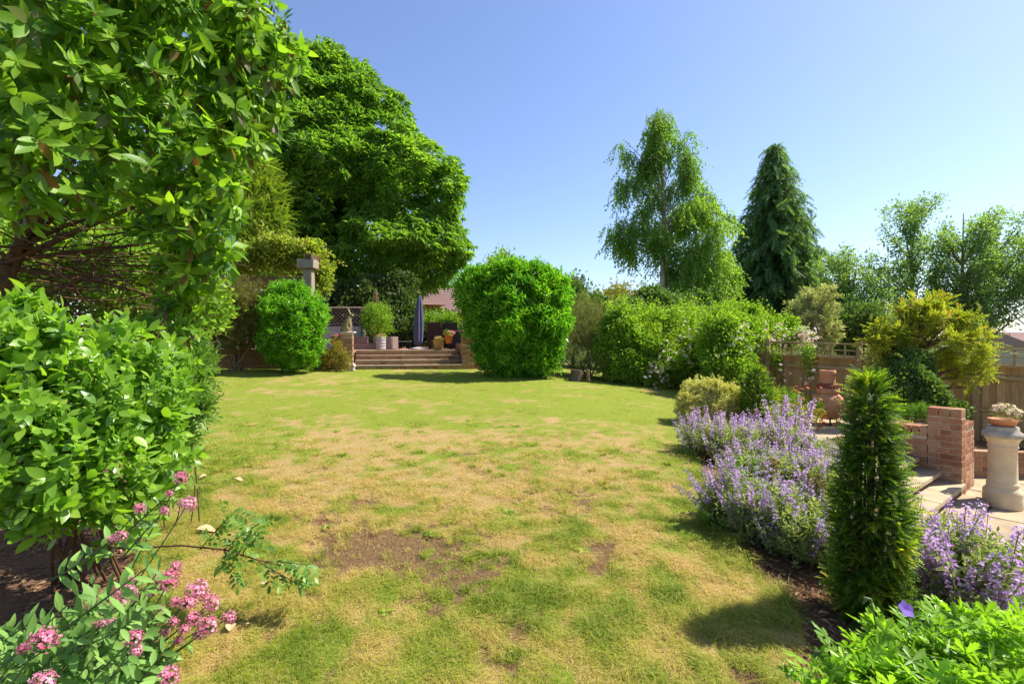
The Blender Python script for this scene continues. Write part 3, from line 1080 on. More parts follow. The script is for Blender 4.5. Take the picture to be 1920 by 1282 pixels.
# retaining wall with the left pier
PIER = .345
lw = thing('brick_pier', 'square brick pier beside the steps carrying the hare statue', 'pier', (SA[0] - PIER * SD[0] - .01, SA[1] - .16, ZB), rz=A14)
def pier(parent, w, z0, z1, mat='brick', capped=False):
    core(parent, [[.008, .008], [w - .008, .008], [w - .008, w - .008], [.008, w - .008]], z0 - .1, z1 - (.075 if capped else .01))
    zc = z1 - (.115 if capped else 0)
    brick_face(parent, (0, 0), (w, 0), z0, zc, mat)
    brick_face(parent, (w, .105), (w, w), z0, zc, mat)
    brick_face(parent, (0, .105), (0, w), z0, zc, mat, normal=-1)
    brick_face(parent, (0.105, w), (w - .105, w), z0, zc, mat, normal=-1)
    if capped:
        k = 4
        for i in range(k):
            bwid = w / k
            put(brick_mesh((round(bwid - .009, 4), round(w + .01, 4), .105), mat), 'brick', parent, (bwid * (i + .5), w / 2, z1 - .105))
PZ = 1.855 - ZB
pier(lw, PIER, -.08, PZ)
rw = thing('brick_pier', 'lit brick pier at the right end of the steps against the laurel', 'pier', (*(SA + SD * (SLEN + .01)), ZB - .02), rz=A14)
pier(rw, PIER, -.08, 1.84 - ZB)
# flank wall rising beside the right of the steps
fl = thing('flank_wall', 'low brick flank wall right of the steps holding the orange pot', 'wall', (*(SA + SD * (SLEN + .012) + SI * (PIER + .01)), ZB), rz=A14)
core(fl, [[.03, .0], [.2, .0], [.2, 1.5], [.03, 1.5]], -.1, ZT + .2 - ZB - .01)
brick_face(fl, (.02, 0), (.02, 1.5), -.05, ZT + .2 - ZB, 'brick', normal=-1)
# retaining wall left of the pier
wl = thing('retaining_wall', 'weathered brown brick retaining wall behind the left border shrubs', 'wall', (-9.9, 13.45, ZB))
WLx = SA[0] - PIER * SD[0] - .03 + 9.9
core(wl, [[0, .02], [WLx, .02], [WLx, .22], [0, .22]], -.2, 1.42 - ZB - .01)
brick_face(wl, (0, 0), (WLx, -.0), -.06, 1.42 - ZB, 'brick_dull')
# terrace edge right of the steps, behind the laurel
wr = thing('retaining_wall', 'dark brick wall end between the right pier and the laurel', 'wall', (*(SA + SD * (SLEN + PIER + .03) + SI * .08), ZB), rz=A14)
core(wr, [[0, .02], [2.6, .02], [2.6, .22], [0, .22]], -.3, ZT - ZB - .03)
brick_face(wr, (0, 0), (1.0, 0), -.1, ZT - ZB, 'brick')

# --- right: stone steps, brick side wall, pier, patio
WD = np.array([-.6, .8])                 # the side wall's run
ND = np.array([-.8, -.6])                 # along the nosings, away from the wall
T0 = np.array([5.73, 5.77])
PATZ = -.36
st = thing('patio_steps', 'four sandstone slab steps with brick risers beside the brick pier', 'steps', (T0[0], T0[1], 0))
tz = [-.28, -.15, -.03, .10]
for i in range(4):
    c0 = WD * .218 * i
    prev = PATZ if i == 0 else tz[i - 1]
    a = c0 + np.array([-.01, .03]); b = c0 + ND * 2.1
    dep = WD * (.40 if i < 3 else .55)
    if i:
        rr = np.array([.62, -.8]) * 0
        core(st, [a + WD * .03, b + WD * .03, b + dep, a + dep][::-1], prev - .12, tz[i] - .045, 'mortar')
        q0, q1 = a + WD * .02, b + WD * .02
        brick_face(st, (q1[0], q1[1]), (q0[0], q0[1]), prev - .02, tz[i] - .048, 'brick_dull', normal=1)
    # tread of several slabs
    x = 0
    while x < 2.05:
        w = min(random.uniform(.42, .75), 2.1 - x)
        if 2.1 - x - w < .25: w = 2.1 - x
        e0 = c0 + ND * (x + .004) - WD * .02
        e1 = c0 + ND * (x + w - .004) - WD * .02
        dd = WD * (.40 if i < 3 else .6)
        poly = [e0, e0 + dd, e1 + dd, e1]
        th = .05 if i else .08
        pb = np.array(poly)
        V = np.concatenate([np.c_[pb, np.full(4, tz[i] - th)], np.c_[pb * 1.0, np.full(4, tz[i] - .008)], np.c_[pb + (pb.mean(0) - pb) * .02, np.full(4, tz[i] + random.uniform(-.002, .002))]])
        f = [[k, (k + 1) % 4, 4 + (k + 1) % 4, 4 + k] for k in range(4)] + [[4 + k, 4 + (k + 1) % 4, 8 + (k + 1) % 4, 8 + k] for k in range(4)] + [[8, 9, 10, 11], [3, 2, 1, 0]]
        MB().add(V, [q[::-1] for q in f]).build('tread', M['slab'], st)
        x += w

# patio slabs
pat = MB()
pp = np.array([[2.6, .5], [9.5, .5], [9.5, 7.0], [7.2, 7.2], [5.85, 6.9], [3.9, 5.6], [3.1, 4.0]])
V = np.c_[pp, np.full(len(pp), PATZ - .03)]
pat.add(V, [list(range(len(pp)))])
patio = pat.build('patio', M['mortar'])
tag(patio, 'sunlit patio of riven sandstone slabs at the lower right', kind='structure')
ang = math.atan2(-.6, -.8) + PI
ca, sa = math.cos(ang), math.sin(ang)
rowy = -6.0
while rowy < 8:
    rh = random.choice((.45, .6, .6, .75))
    x = -3 + random.uniform(0, .5)
    while x < 12:
        w = random.choice((.45, .6, .75, .9))
        cx, cy = x + w / 2, rowy + rh / 2
        wx, wy = ca * cx - sa * cy + 2.5, sa * cx + ca * cy + .5
        if in_poly(pp, np.array([wx]), np.array([wy]))[0] and 1.8 < wy < 7.1 and wx < 8.2:
            put(bbox_mesh('paving_slab', (w - .014, rh - .014, .034), M['slab'], .006, .004, int(x * 9)), 'paving_slab', patio, (wx, wy, PATZ - .034 + random.uniform(-.002, .003)), ang)
        x += w
    rowy += rh

# side wall, pier and front wall: an L of brick round the raised bed, its corner the pier
C0 = np.array([5.55, 5.92]); EE = np.array([.8, .6])
RZL = math.atan2(.6, .8)
gp = thing('brick_pier', 'stout red brick pier with flat brick cap at the foot of the stone steps', 'pier', (C0[0], C0[1], -.40), rz=RZL)
PW, PT = .335, .215
core(gp, [[.008, .008], [PT - .008, .008], [PT - .008, PW - .008], [.008, PW - .008]], -.1, 1.062)
brick_face(gp, (0, 0), (PT, 0), 0, 1.08, 'brick')
brick_face(gp, (0, .105), (0, PW), 0, 1.08, 'brick', normal=-1)
brick_face(gp, (PT, .105), (PT, PW), 0, 1.08, 'brick')
brick_face(gp, (.105, PW), (PT, PW), 0, 1.08, 'brick', normal=-1)
for i in range(3):
    put(brick_mesh((PT + .012, round(PW / 3 - .006, 4), .105), 'brick'), 'brick', gp, (PT / 2, PW / 3 * (i + .5), 1.058))
sw = thing('garden_wall', 'brick side wall with soldier coping running behind the stone steps', 'wall', (C0[0], C0[1], -.40), rz=RZL)
Y0, Y1 = PW + .002, PW + .80
core(sw, [[.012, Y0], [.2, Y0], [.2, Y1], [.012, Y1]], -.1, .80)
brick_face(sw, (0, Y0), (0, Y1), 0, .78, 'brick', normal=-1)
y = Y0
while y < Y1 - .05:      # brick on edge coping
    put(brick_mesh((.22, .07, .115), 'brick'), 'brick', sw, (.105, y + .035, .79))
    y += .081
sb = thing('garden_wall', 'low brick wall running back from the pier behind the chimney pot', 'wall', (C0[0], C0[1], -.40), rz=RZL)
X0, X1 = PT + .01, PT + .78
core(sb, [[X0, .06], [X1 - .01, .06], [X1 - .01, .25], [X0, .25]], -.1, .86)
brick_face(sb, (X0, .05), (X1, .05), 0, .85, 'brick')
brick_face(sb, (X1, .16), (X1, .26), 0, .85, 'brick')
x = X0
while x < X1 - .05:
    put(brick_mesh((.07, .22, .07), 'brick'), 'brick', sb, (x + .036, .155, .86))
    x += .081
lb = thing('garden_wall', 'low brick wall in shade behind the chimney pot pedestal', 'wall', (6.5, 7.0, -.5), rz=R(-8))
core(lb, [[0, .012], [3.2, .012], [3.2, .2], [0, .2]], -.05, .5)
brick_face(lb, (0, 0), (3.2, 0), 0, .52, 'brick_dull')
# raised bed behind the side wall
rb = MB()
pb = np.array([C0 + EE * .1 + WD * .12, C0 + EE * .95 + WD * .12, C0 + EE * 1.5 + WD * .9, C0 + EE * 1.4 + WD * 1.5, C0 + EE * .1 + WD * 1.2])
n = len(pb)
V = np.concatenate([np.c_[pb, np.full(n, -.45)], np.c_[pb, np.full(n, .43)]])
rb.add(V, [[i, (i + 1) % n, n + (i + 1) % n, n + i] for i in range(n)]); rb.add(V[n:], [list(range(n))])
tag(rb.build('soil_bed', M['soil']), 'dark soil of the raised bed behind the brick wall', kind='structure')
# small upper paving round the chimenea
ut = MB()
pu = np.array([[3.5, 5.3], [5.0, 6.45], [4.65, 7.4], [6.7, 8.6], [6.6, 10.2], [4.6, 9.6]])
n = len(pu)
V = np.concatenate([np.c_[pu, np.full(n, -.3)], np.c_[pu, np.full(n, .062)]])
ut.add(V, [[i, (i + 1) % n, n + (i + 1) % n, n + i] for i in range(n)]); ut.add(V[n:], [list(range(n))])
uto = ut.build('path', M['slab'])
tag(uto, 'pale stone paving under the chimenea above the steps', kind='structure')
# ------------------------------------------------------------------ fence
FD = np.array([.738, -.675]); FP = np.array([6.9, 11.25])
FN = np.array([-FD[1], FD[0]])            # away from the garden
fz = lambda t: 1.6 - .036 * t             # top of the trellis
fence = thing('garden_fence', 'tall close board timber fence with open trellis along its top', 'fence', (FP[0], FP[1], 0), rz=math.atan2(FD[1], FD[0]))
board_me = [bbox_mesh('board', (.122, .016, 1.5), M['old_wood'], .003, .002, q) for q in range(4)]
for i in range(-46, 58):
    t = i * .1
    o = put(random.choice(board_me), 'board', fence, (t, random.uniform(-.002, .002) + .004 * (i % 2), fz(t) - 1.83 + random.uniform(-.004, .004)), R(4))
post_me = bbox_mesh('post', (.1, .1, 2.25), M['rail_wood'], .006)
for k in range(-3, 3):
    t = 1.02 + 1.83 * k
    put(post_me, 'post', fence, (t, -.075, fz(t) - 2.2))
    if k < 2:
        tm = t + .915
        sl_ = math.atan(.038)
        for nm, dz, hh, dy, th in (('capping_rail', -.355, .05, -.035, .10), ('rail', -.60, .075, -.045, .04), ('rail', -1.23, .07, -.045, .04), ('rail', -1.72, .07, -.045, .04), ('gravel_board', -2.0, .17, -.03, .03),
                               ('trellis_rail', -.035, .035, -.02, .045), ('trellis_rail', -.175, .026, -.02, .025), ('trellis_rail', -.295, .024, -.02, .025)):
            put(bbox_mesh(nm, (1.725, th, hh), M['rail_wood'], .004), nm, fence, (tm, -.075 + dy * 0 if nm.startswith('trellis') or nm == 'capping_rail' else -.04, fz(tm) + dz), 0, 0, sl_)
        for j in range(1, 7):
            tt = t + .2614 * j
            put(bbox_mesh('trellis_slat', (.034, .02, .30), M['rail_wood'], .003), 'trellis_slat', fence, (tt, -.072, fz(tt) - .31))

# ------------------------------------------------------------------ things on the back terrace
def uv_root(name, label, cat, u, v, Y, z=None, group=None, rz=0):
    p = W(u, v, Y)
    return thing(name, label, cat, (p[0], p[1], p[2] if z is None else z), group, rz)

# hare statue
hz = 1.855
hare = uv_root('hare_statue', 'weathered stone hare sitting upright with long ears on the brick pier', 'statue', 654, 0, 13.62, hz)
hb = MB()
tube(hb, [(-.10, 0, .02), (-.10, 0, .10), (-.075, 0, .2), (-.03, 0, .32), (.015, 0, .42), (.04, 0, .48)], [.085, .115, .115, .095, .07, .05], 14)
ellipsoid(hb, (-.05, -.06, .10), (.11, .055, .10)); ellipsoid(hb, (-.05, .06, .10), (.11, .055, .10))
ellipsoid(hb, (.075, 0, .505), (.072, .048, .05), Rm=Matrix.Rotation(R(18), 3, 'Y')); ellipsoid(hb, (.045, 0, .51), (.05, .046, .055))
for s in (-1, 1):
    tube(hb, [(.035, .018 * s, .54), (.015, .026 * s, .60), (-.015, .03 * s, .67), (-.055, .03 * s, .715)], [.014, .024, .02, .006], 8)
    tube(hb, [(.02, .04 * s, .36), (.055, .042 * s, .22), (.06, .042 * s, .08), (.065, .042 * s, .02)], [.035, .03, .022, .026], 8)
    ellipsoid(hb, (.095, .042 * s, .02), (.05, .024, .018))
    ellipsoid(hb, (.02, .075 * s, .02), (.09, .03, .022))
ellipsoid(hb, (-.215, 0, .07), (.035, .035, .045))
body = hb.build('body', M['hare'], hare)
rm = body.modifiers.new('remesh', 'REMESH'); rm.mode = 'VOXEL'; rm.voxel_size = .011; rm.use_smooth_shade = True
sm_ = body.modifiers.new('smooth', 'SMOOTH'); sm_.iterations = 3
put(bbox_mesh('plinth', (.42, .22, .035), M['white_stone'], .01, .004), 'plinth', hare, (-.03, 0, 0))
for s in (-1, 1):
    ellipsoid(MB(), (0, 0, 0), (.01, .01, .01))
    MB_ = MB(); ellipsoid(MB_, (.088, .043 * s, .525), (.011, .007, .011), 8, 6); MB_.build('eye', M['soot'], hare)

# storage chest
ch = uv_root('storage_chest', 'pale grey slatted storage chest with a dark lid behind the hare', 'chest', 647, 0, 16.6, ZT)
cw = 1.3
for i in range(13):
    put(bbox_mesh('slat', (cw / 13 - .008, .03, .74), M['grey_box'], .004), 'slat', ch, (-cw / 2 + cw / 13 * (i + .5), -.3, .04))
put(bbox_mesh('body', (cw - .02, .56, .74), M['grey_box'], .004), 'body', ch, (0, 0, .03))
put(bbox_mesh('lid', (cw + .08, .68, .08), M['dark_lid'], .015), 'lid', ch, (0, 0, .785))

# sleeper planter
sp = uv_root('sleeper_planter', 'raised planter stacked from reddish old railway sleepers with a clipped bush', 'planter', 704, 0, 16.2, ZT)
for row, segs in enumerate((((-.58, .62, 1.1), (.14, .6, .24 + .3)), ((-.36, .88, .5), (.34, .6, .56)))):
    z = row * .215
    for (cx, hw, wd) in segs:
        put(bbox_mesh('sleeper', (wd, .2, .21), M['sleeper'], .012, .006, row), 'sleeper', sp, (cx if row else cx + .2, -.4, z))
put(bbox_mesh('sleeper', (.5, .2, .21), M['sleeper'], .012, .006, 5), 'sleeper', sp, (.37, -.4, 0))
put(bbox_mesh('sleeper', (.2, .8, .42), M['sleeper'], .012, .006, 6), 'sleeper', sp, (.55, .1, 0))
put(bbox_mesh('sleeper', (.2, .8, .42), M['sleeper'], .012, .006, 7), 'sleeper', sp, (-.6, .1, 0))
put(bbox_mesh('soil', (1.0, .8, .3), M['soil'], .01), 'soil', sp, (0, .1, .02))

def flowers_on(parent, name, c, rad, n, mat, size=.03, flat=.6):
    """small five-petalled flowers over a dome, joined as one part"""
    mb = MB()
    d = nrm(rng.normal(size=(n, 3)) + np.array([0, -.2, .6]))
    d[:, 2] = np.abs(d[:, 2])
    P = np.asarray(c) + d * np.array([rad, rad, rad * flat]) * rng.uniform(.75, 1.08, n)[:, None]
    flower_set(mb, P, d, size)
    return mb.build(name, mat, parent)

def petal_flower(n=5, L=.5, w=.42, cup=.15):
    parts = []
    for i in range(n):
        a = 2 * PI * i / n
        v = np.array([[0, 0, 0], [-w / 2, L * .65, cup * .6], [w / 2, L * .65, cup * .6], [0, L, cup]])
        c, s = math.cos(a), math.sin(a)
        v = np.stack([v[:, 0] * c - v[:, 1] * s, v[:, 0] * s + v[:, 1] * c, v[:, 2]], -1)
        parts.append((v, np.array([[0, 2, 1], [1, 2, 3]]), np.array(.3 * (-1) ** i)))
    return join(parts)
PF = petal_flower()

def flower_set(mb, P, N, size, mat=0):
    n = len(P)
    N = nrm(N + rng.normal(size=(n, 3)) * .35)
    up = nrm(rng.normal(size=(n, 3)))
    x = nrm(np.cross(up, N)); y = np.cross(N, x)
    Rm = np.stack([x, y, N], -1)
    V, f = place(PF[0], PF[1], P, Rm, size * rng.uniform(.75, 1.25, n))
    r = np.clip(rng.random(n)[:, None] + .3 * PF[2][None], 0, 1).ravel()
    mb.add(V, f, r, mat)

LF0 = leaf(1, .45, .2, .15, 0)
LF1 = leaf(1, .36, .22, .22, 1)
LFW = leaf(1, .42, .2, .25, 2)
g0 = np.random.default_rng(3)
SP_CLUSTER = [sprig('cluster', leaf(.42, .22, .2, .15, 0), g0, .5) for _ in range(6)]
SP_BROAD = [sprig('cluster', leaf(.5, .36, .2, .2, 0), g0, .5) for _ in range(6)]
SP_SHOOT0 = [sprig('shoot', leaf(1, .34, .2, .25, 0), g0, .5) for _ in range(6)]
SP_SHOOT1 = [sprig('shoot', leaf(1, .36, .2, .25, 1), g0, .5) for _ in range(6)]
SP_PALM = [sprig('palmate', leaf(1, .34, .15, .25, 0), g0, .4) for _ in range(6)]
SP_PINN = [sprig('pinnate', leaf(.36, .17, .2, .1, 0), g0, .5) for _ in range(5)]
SP_NEEDLE = [needle_spray(g0) for _ in range(6)]
SP_FINE = [sprig('shoot', leaf(.55, .11, .2, .15, 0), g0, .5, .012) for _ in range(6)]

def small_foliage(parent, c, r, n, mat, size, variants=SP_CLUSTER, up=.6, name='foliage', kind='stuff'):
    mb = MB()
    P, N, _ = lump_points([[*c, *r]], n, .6, .2, up * .3)
    A = orient(N, .7, up, .4)
    foliage(mb, P, A, N + np.array([0, 0, .4]), size * rng.uniform(.7, 1.25, len(P)), variants)
    return mb.build(name, mat, parent, kind)

small_foliage(uv_root('clipped_bush', 'bright green clipped bush growing out of the sleeper planter', 'bush', 706, 0, 16.25, ZT + .4), (0, 0, .52), (.5, .45, .58), 900, M['climber'], .14)
ob = uv_root('plant_obelisk', 'rustic twig obelisk rising out of the clipped bush', 'plant support', 704, 0, 16.4, ZT + .4)
for a in range(4):
    tb = MB(); c, s = math.cos(a * PI / 2 + .5), math.sin(a * PI / 2 + .5)
    tube(tb, bez((.32 * c, .32 * s, 0), (.03 * c, .03 * s, 1.62), 0, 6, .03), [.014] * 6, 5); tb.build('pole', M['pale_twig'], ob)
for z, r in ((1.1, .14), (1.35, .09), (1.5, .06)):
    tb = MB(); a = np.linspace(0, 2 * PI, 13)
    tube(tb, np.stack([r * np.cos(a), r * np.sin(a), np.full(13, z) + .03 * np.sin(a * 2)], -1), .01, 5, cap=False); tb.build('hoop', M['pale_twig'], ob)

br = uv_root('metal_planter', 'ribbed zinc barrel planter with small flowers before the sleepers', 'planter', 714, 0, 15.45, ZT)
prof = [(.0, 0), (.15, 0)]
for i in range(4):
    z = .02 + i * .095
    prof += [(.158, z), (.166, z + .012), (.158, z + .024)]
prof += [(.168, .385), (.168, .40), (.155, .40), (.15, .36), (0, .36)]
mb = MB(); lathe(mb, prof, 28); mb.build('barrel', M['zinc'], br)
small_foliage(br, (0, 0, .4), (.14, .14, .07), 60, M['climber'], .08)
flowers_on(br, 'flower', (0, 0, .42), .15, 26, M['pink_flower'], .05); flowers_on(br, 'flower', (.04, 0, .4), .15, 16, M['yellow_flower'], .04)

tbl = uv_root('side_table', 'small slim legged side table left of the parasol', 'table', 759, 0, 15.9, ZT)
put(bbox_mesh('table_top', (.36, .36, .025), M['zinc'], .006), 'table_top', tbl, (0, 0, .25))
for sx in (-1, 1):
    for sy in (-1, 1):
        put(bbox_mesh('leg', (.022, .022, .25), M['black'], .003), 'leg', tbl, (.15 * sx, .15 * sy, 0))

pr = uv_root('parasol', 'closed parasol under a slate blue cover on the terrace', 'parasol', 784, 0, 15.9, ZT, rz=.3)
mb = MB(); tube(mb, [(0, 0, .05), (0, 0, 1.0)], .022, 8); mb.build('pole', M['zinc'], pr)
prof = [(.02, 1.78), (.05, 1.74), (.085, 1.6), (.115, 1.3), (.145, .95), (.15, .6), (.135, .3), (.125, .14), (.11, .14), (.1, .2)]
mb = MB(); n = 40
a = np.arange(n) * 2 * PI / n
V = np.concatenate([np.stack([p[0] * (1 + (.16 * np.sin(a * 7 + p[1] * 1.6) + .05 * np.sin(a * 3)) * min(1, (1.8 - p[1]) * 1.6)) * np.cos(a) + .03 * (p[1] - .2), p[0] * (1 + .16 * np.sin(a * 7 + p[1] * 1.6)) * np.sin(a), np.full(n, p[1])], -1) for p in prof])
f = [[i * n + j, (i + 1) * n + j, (i + 1) * n + (j + 1) % n, i * n + (j + 1) % n] for i in range(len(prof) - 1) for j in range(n)]
mb.add(V, f, .5, 0, True); mb.build('cover', M['canvas'], pr)
mb = MB(); lathe(mb, [(0, 0), (.28, 0), (.29, .03), (.2, .06), (.04, .09), (.03, .2), (0, .2)], 24); mb.build('base', M['white_stone'], pr)

wp = uv_root('wicker_pot', 'tan wicker pot of small flowers on the top step', 'flower pot', 822, 0, 15.15, ZT)
prof = [(0, 0), (.12, 0)] + [(.12 + .06 * i / 8 + .006 * (i % 2), .02 + .28 * i / 8) for i in range(9)] + [(.185, .31), (.165, .31), (.15, .25), (0, .25)]
mb = MB(); lathe(mb, prof, 28); mb.build('pot', M['wicker'], wp)
small_foliage(wp, (0, 0, .3), (.15, .15, .06), 60, M['climber'], .07)
flowers_on(wp, 'flower', (0, 0, .32), .16, 30, M['pink_flower'], .05); flowers_on(wp, 'flower', (.03, 0, .32), .15, 20, M['yellow_flower'], .045)
op = uv_root('orange_pot', 'bright orange flower pot with pink blooms on the flank wall', 'flower pot', 841.5, 0, 15.05, ZT + .2)
mb = MB(); lathe(mb, [(0, 0), (.09, 0), (.125, .23), (.14, .235), (.14, .27), (.12, .27), (.115, .23), (0, .23)], 26); mb.build('pot', M['orange_pot'], op)
small_foliage(op, (0, 0, .28), (.13, .13, .08), 70, M['climber'], .07)
flowers_on(op, 'flower', (.05, 0, .31), .14, 40, M['pink_flower'], .055)

def chair(u, Y, rz, label):
    c = uv_root('rattan_chair', label, 'chair', u, 0, Y, ZT, 'dark rattan chairs on the terrace', rz)
    put(bbox_mesh('seat', (.54, .5, .1), M['rattan'], .02), 'seat', c, (0, 0, .34))
    b = put(bbox_mesh('backrest', (.54, .07, .52), M['rattan'], .025), 'backrest', c, (0, .25, .42), 0, R(-10))
    for s in (-1, 1):
        put(bbox_mesh('armrest', (.07, .5, .06), M['rattan'], .015), 'armrest', c, (.27 * s, 0, .58))
        for q in (-.2, .2):
            put(bbox_mesh('leg', (.05, .05, .58 if q < 0 else .36), M['rattan'], .006), 'leg', c, (.26 * s, q, 0))
    return c
chair(823, 17.0, R(155), 'dark brown rattan chair behind the wicker pot')
chair(840, 17.4, R(200), 'dark brown rattan chair behind the orange pot')
bb = uv_root('garden_table', 'black garden table with a thick top by the laurel', 'table', 862, 0, 16.2, ZT)
put(bbox_mesh('table_top', (.62, .6, .05), M['sleeper'], .01), 'table_top', bb, (0, 0, .58))
put(bbox_mesh('cabinet', (.54, .5, .56), M['black'], .01), 'cabinet', bb, (0, 0, .02))
for sx in (-1, 1):
    for sy in (-1, 1):
        put(bbox_mesh('leg', (.05, .05, .58), M['black'], .006), 'leg', bb, (.285 * sx, .27 * sy, 0))

pf = uv_root('flower_pot', 'terracotta pot of pink and red flowers on the wall left of the hare', 'flower pot', 634, 0, 13.55, 1.42)
mb = MB(); lathe(mb, [(0, 0), (.08, 0), (.12, .17), (.135, .175), (.135, .21), (.115, .21), (0, .18)], 22); mb.build('pot', M['terracotta'], pf)
small_foliage(pf, (0, 0, .24), (.2, .15, .13), 90, M['climber'], .09)
flowers_on(pf, 'flower', (0, 0, .3), .2, 60, M['pink_flower'], .06); flowers_on(pf, 'flower', (0, -.05, .16), .22, 50, M['red_flower'], .055)

# lattice panel behind the hare
lt = uv_root('lattice_panel', 'brown diamond lattice trellis panel behind the grey chest', 'trellis', 655, 0, 17.6, ZT)
hw, z0, z1 = .95, .55, 1.5
k = 0
for s in (-1, 1):
    for q in np.arange(-hw - 1.0, hw + .01, .14):
        a0 = max(q, -hw); a1 = min(q + (z1 - z0), hw)
        if a1 - a0 < .05: continue
        za, zb = z0 + (a0 - q), z0 + (a1 - q)
        mb = MB(); tube(mb, [(a0 * s, .012 * s, za), (a1 * s, .012 * s, zb)], .011, 4, smooth=False); mb.build('slat', M['sleeper'], lt)
for (a, b, c, d) in ((-hw, z0, hw, z0), (-hw, z1, hw, z1), (-hw, z0, -hw, z1), (hw, z0, hw, z1)):
    mb = MB(); tube(mb, [(a, 0, b), (c, 0, d)], .025, 4, smooth=False); mb.build('rail', M['sleeper'], lt)

# pergola
pg = uv_root('pergola', 'grey weathered timber pergola post and beams carrying a vine', 'pergola', 579, 0, 14.4, ZT)
put(bbox_mesh('post', (.26, .26, 2.42), M['grey_wood'], .012, .004), 'post', pg, (0, 0, 0))
put(bbox_mesh('beam_end', (.5, .42, .26), M['grey_wood'], .012, .004), 'beam_end', pg, (-.02, -.02, 2.43))
put(bbox_mesh('rafter', (.2, .9, .14), M['bark'], .01), 'rafter', pg, (.08, .2, 2.70))
put(bbox_mesh('beam', (3.2, .12, .22), M['grey_wood'], .01), 'beam', pg, (-1.95, 1.3, 2.16))
put(bbox_mesh('post', (.18, .18, 2.1), M['grey_wood'], .01), 'post', pg, (-.42, 1.2, 0))
put(bbox_mesh('post', (.2, .2, 2.1), M['grey_wood'], .01), 'post', pg, (-2.6, 1.2, 0))
put(bbox_mesh('roof_panel', (2.6, 2.0, .05), M['navy'], .01), 'roof_panel', pg, (-2.0, 2.4, 2.2))
put(bbox_mesh('back_panel', (2.6, .05, 2.1), M['navy'], .01), 'back_panel', pg, (-2.0, 3.3, .02))

# houses beyond
def house(name, label, c, w, d, he, hr, roof, wall, rz):
    h = thing(name, label, 'house', c, None, rz)
    put(bbox_mesh('wall', (w, d, he), wall, .02), 'wall', h, (0, 0, 0))
    V = [(-w / 2 - .4, -d / 2 - .5, he - .2), (w / 2 + .4, -d / 2 - .5, he - .2), (w / 2 + .4, d / 2 + .5, he - .2), (-w / 2 - .4, d / 2 + .5, he - .2), (-w / 2 - .4, 0, he + hr), (w / 2 + .4, 0, he + hr)]
    mb = MB(); mb.add(V, [[0, 1, 5, 4], [2, 3, 4, 5]]); mb.add(V, [[0, 4, 3], [1, 2, 5], [3, 2, 1]] if False else [[0, 4, 3], [1, 2, 5]]); mb.add(V, [[3, 2, 1, 0]])
    ro = mb.build('roof', roof, h)
    rows = MB()
    for i in range(14):
        t = (i + .5) / 14
        y = -d / 2 - .5 + t * (d / 2 + .5); z = he - .2 + t * (hr + .2)
        box(rows, (-w / 2 - .4, y - .02, z + .01), (w / 2 + .4, y + .05, z + .05))
    rows.build('tile_course', roof, ro, 'stuff')
    put(bbox_mesh('chimney', (.7, .7, 1.6), wall, .03), 'chimney', ro, (w * .3, .6, he + hr - .9))
    for x in (-.28, .22):
        wdw = put(bbox_mesh('window', (1.3, .06, 1.2), M['white_stone'], .02), 'window', h, (x * w, -d / 2 - .01, 1.1))
        put(bbox_mesh('pane', (1.1, .05, 1.0), M['navy'], .01), 'pane', wdw, (0, -.02, .1))
    return h
hp = W(845, 585, 46)
house('brick_house', 'house with a pale pinkish tiled roof beyond the terrace hedge', (hp[0] - .3, 46 + 3, hp[2] - 4.2), 7.4, 7, 4.3, 2.6, M['roof_tile'], M['red_wall'], R(-14))
hp = W(770, 590, 40)
house('brick_house', 'orange brick house glimpsed behind the parasol under the chestnut', (hp[0], 43, hp[2] - 3.4), 3.2, 5, 4.5, 1.2, M['roof_tile'], M['red_wall'], R(20))
hp = W(1912, 645, 60)
house('bungalow', 'low house roof far away at the right edge beyond the fence', (hp[0] + 5, 62, hp[2] - 3.0), 12, 7, 2.9, 1.6, M['roof_tile'], M['stone'], R(8))

# ------------------------------------------------------------------ patio things
cp = uv_root('chimney_pot', 'tall weathered buff chimney pot used as a pedestal on the patio', 'pedestal', 1880, 0, 5.72, PATZ)
prof = [(0, 0), (.222, 0), (.232, .02), (.236, .12), (.225, .15), (.232, .165), (.228, .2), (.2, .225), (.185, .25), (.18, .27), (.172, .30)]
mb = MB(); lathe(mb, [(a * .76, b) for a, b in prof], 40); mb.build('base', M['stone'], cp)
mb = MB(); lathe(mb, [(a * .76, b) for a, b in [(.186, .255), (.19, .27), (.188, .29), (.176, .30), (.172, .31), (.168, .5), (.167, .70), (.178, .71), (.181, .725), (.172, .735)]], 40); mb.build('shaft', M['stone'], cp)
mb = MB(); lathe(mb, [(a * .76, b) for a, b in [(.171, .735), (.18, .77), (.2, .805), (.225, .83)]], 40); mb.build('neck', M['stone'], cp)
mb = MB(); lathe(mb, [(a * .76, b) for a, b in [(.225, .83), (.242, .845), (.244, .865), (.232, .885), (.19, .91), (.186, .945), (.18, .96), (.13, .96), (0, .95)]], 40); mb.build('rim', M['stone_weather'], cp)
db = uv_root('terracotta_bowl', 'shallow terracotta bowl planted with white daisies on the chimney pot', 'flower pot', 1881, 0, 5.72, PATZ + .96)
mb = MB(); lathe(mb, [(0, 0), (.10, 0), (.123, .06), (.132, .062), (.136, .085), (.123, .085), (.115, .06), (0, .06)], 36); mb.build('bowl', M['terracotta'], db)
mb = MB()
P, N, _ = lump_points([[.02, 0, .16, .12, .12, .1], [.10, -.02, .13, .09, .09, .08], [-.04, 0, .15, .09, .09, .08]], 420, .7, .2, .3)
foliage(mb, P, orient(N, .8, .5, .4), N + np.array([0, 0, .3]), rng.uniform(.035, .06, len(P)), SP_FINE)
mb.build('foliage', M['silver'], db, 'stuff')
d_me = []
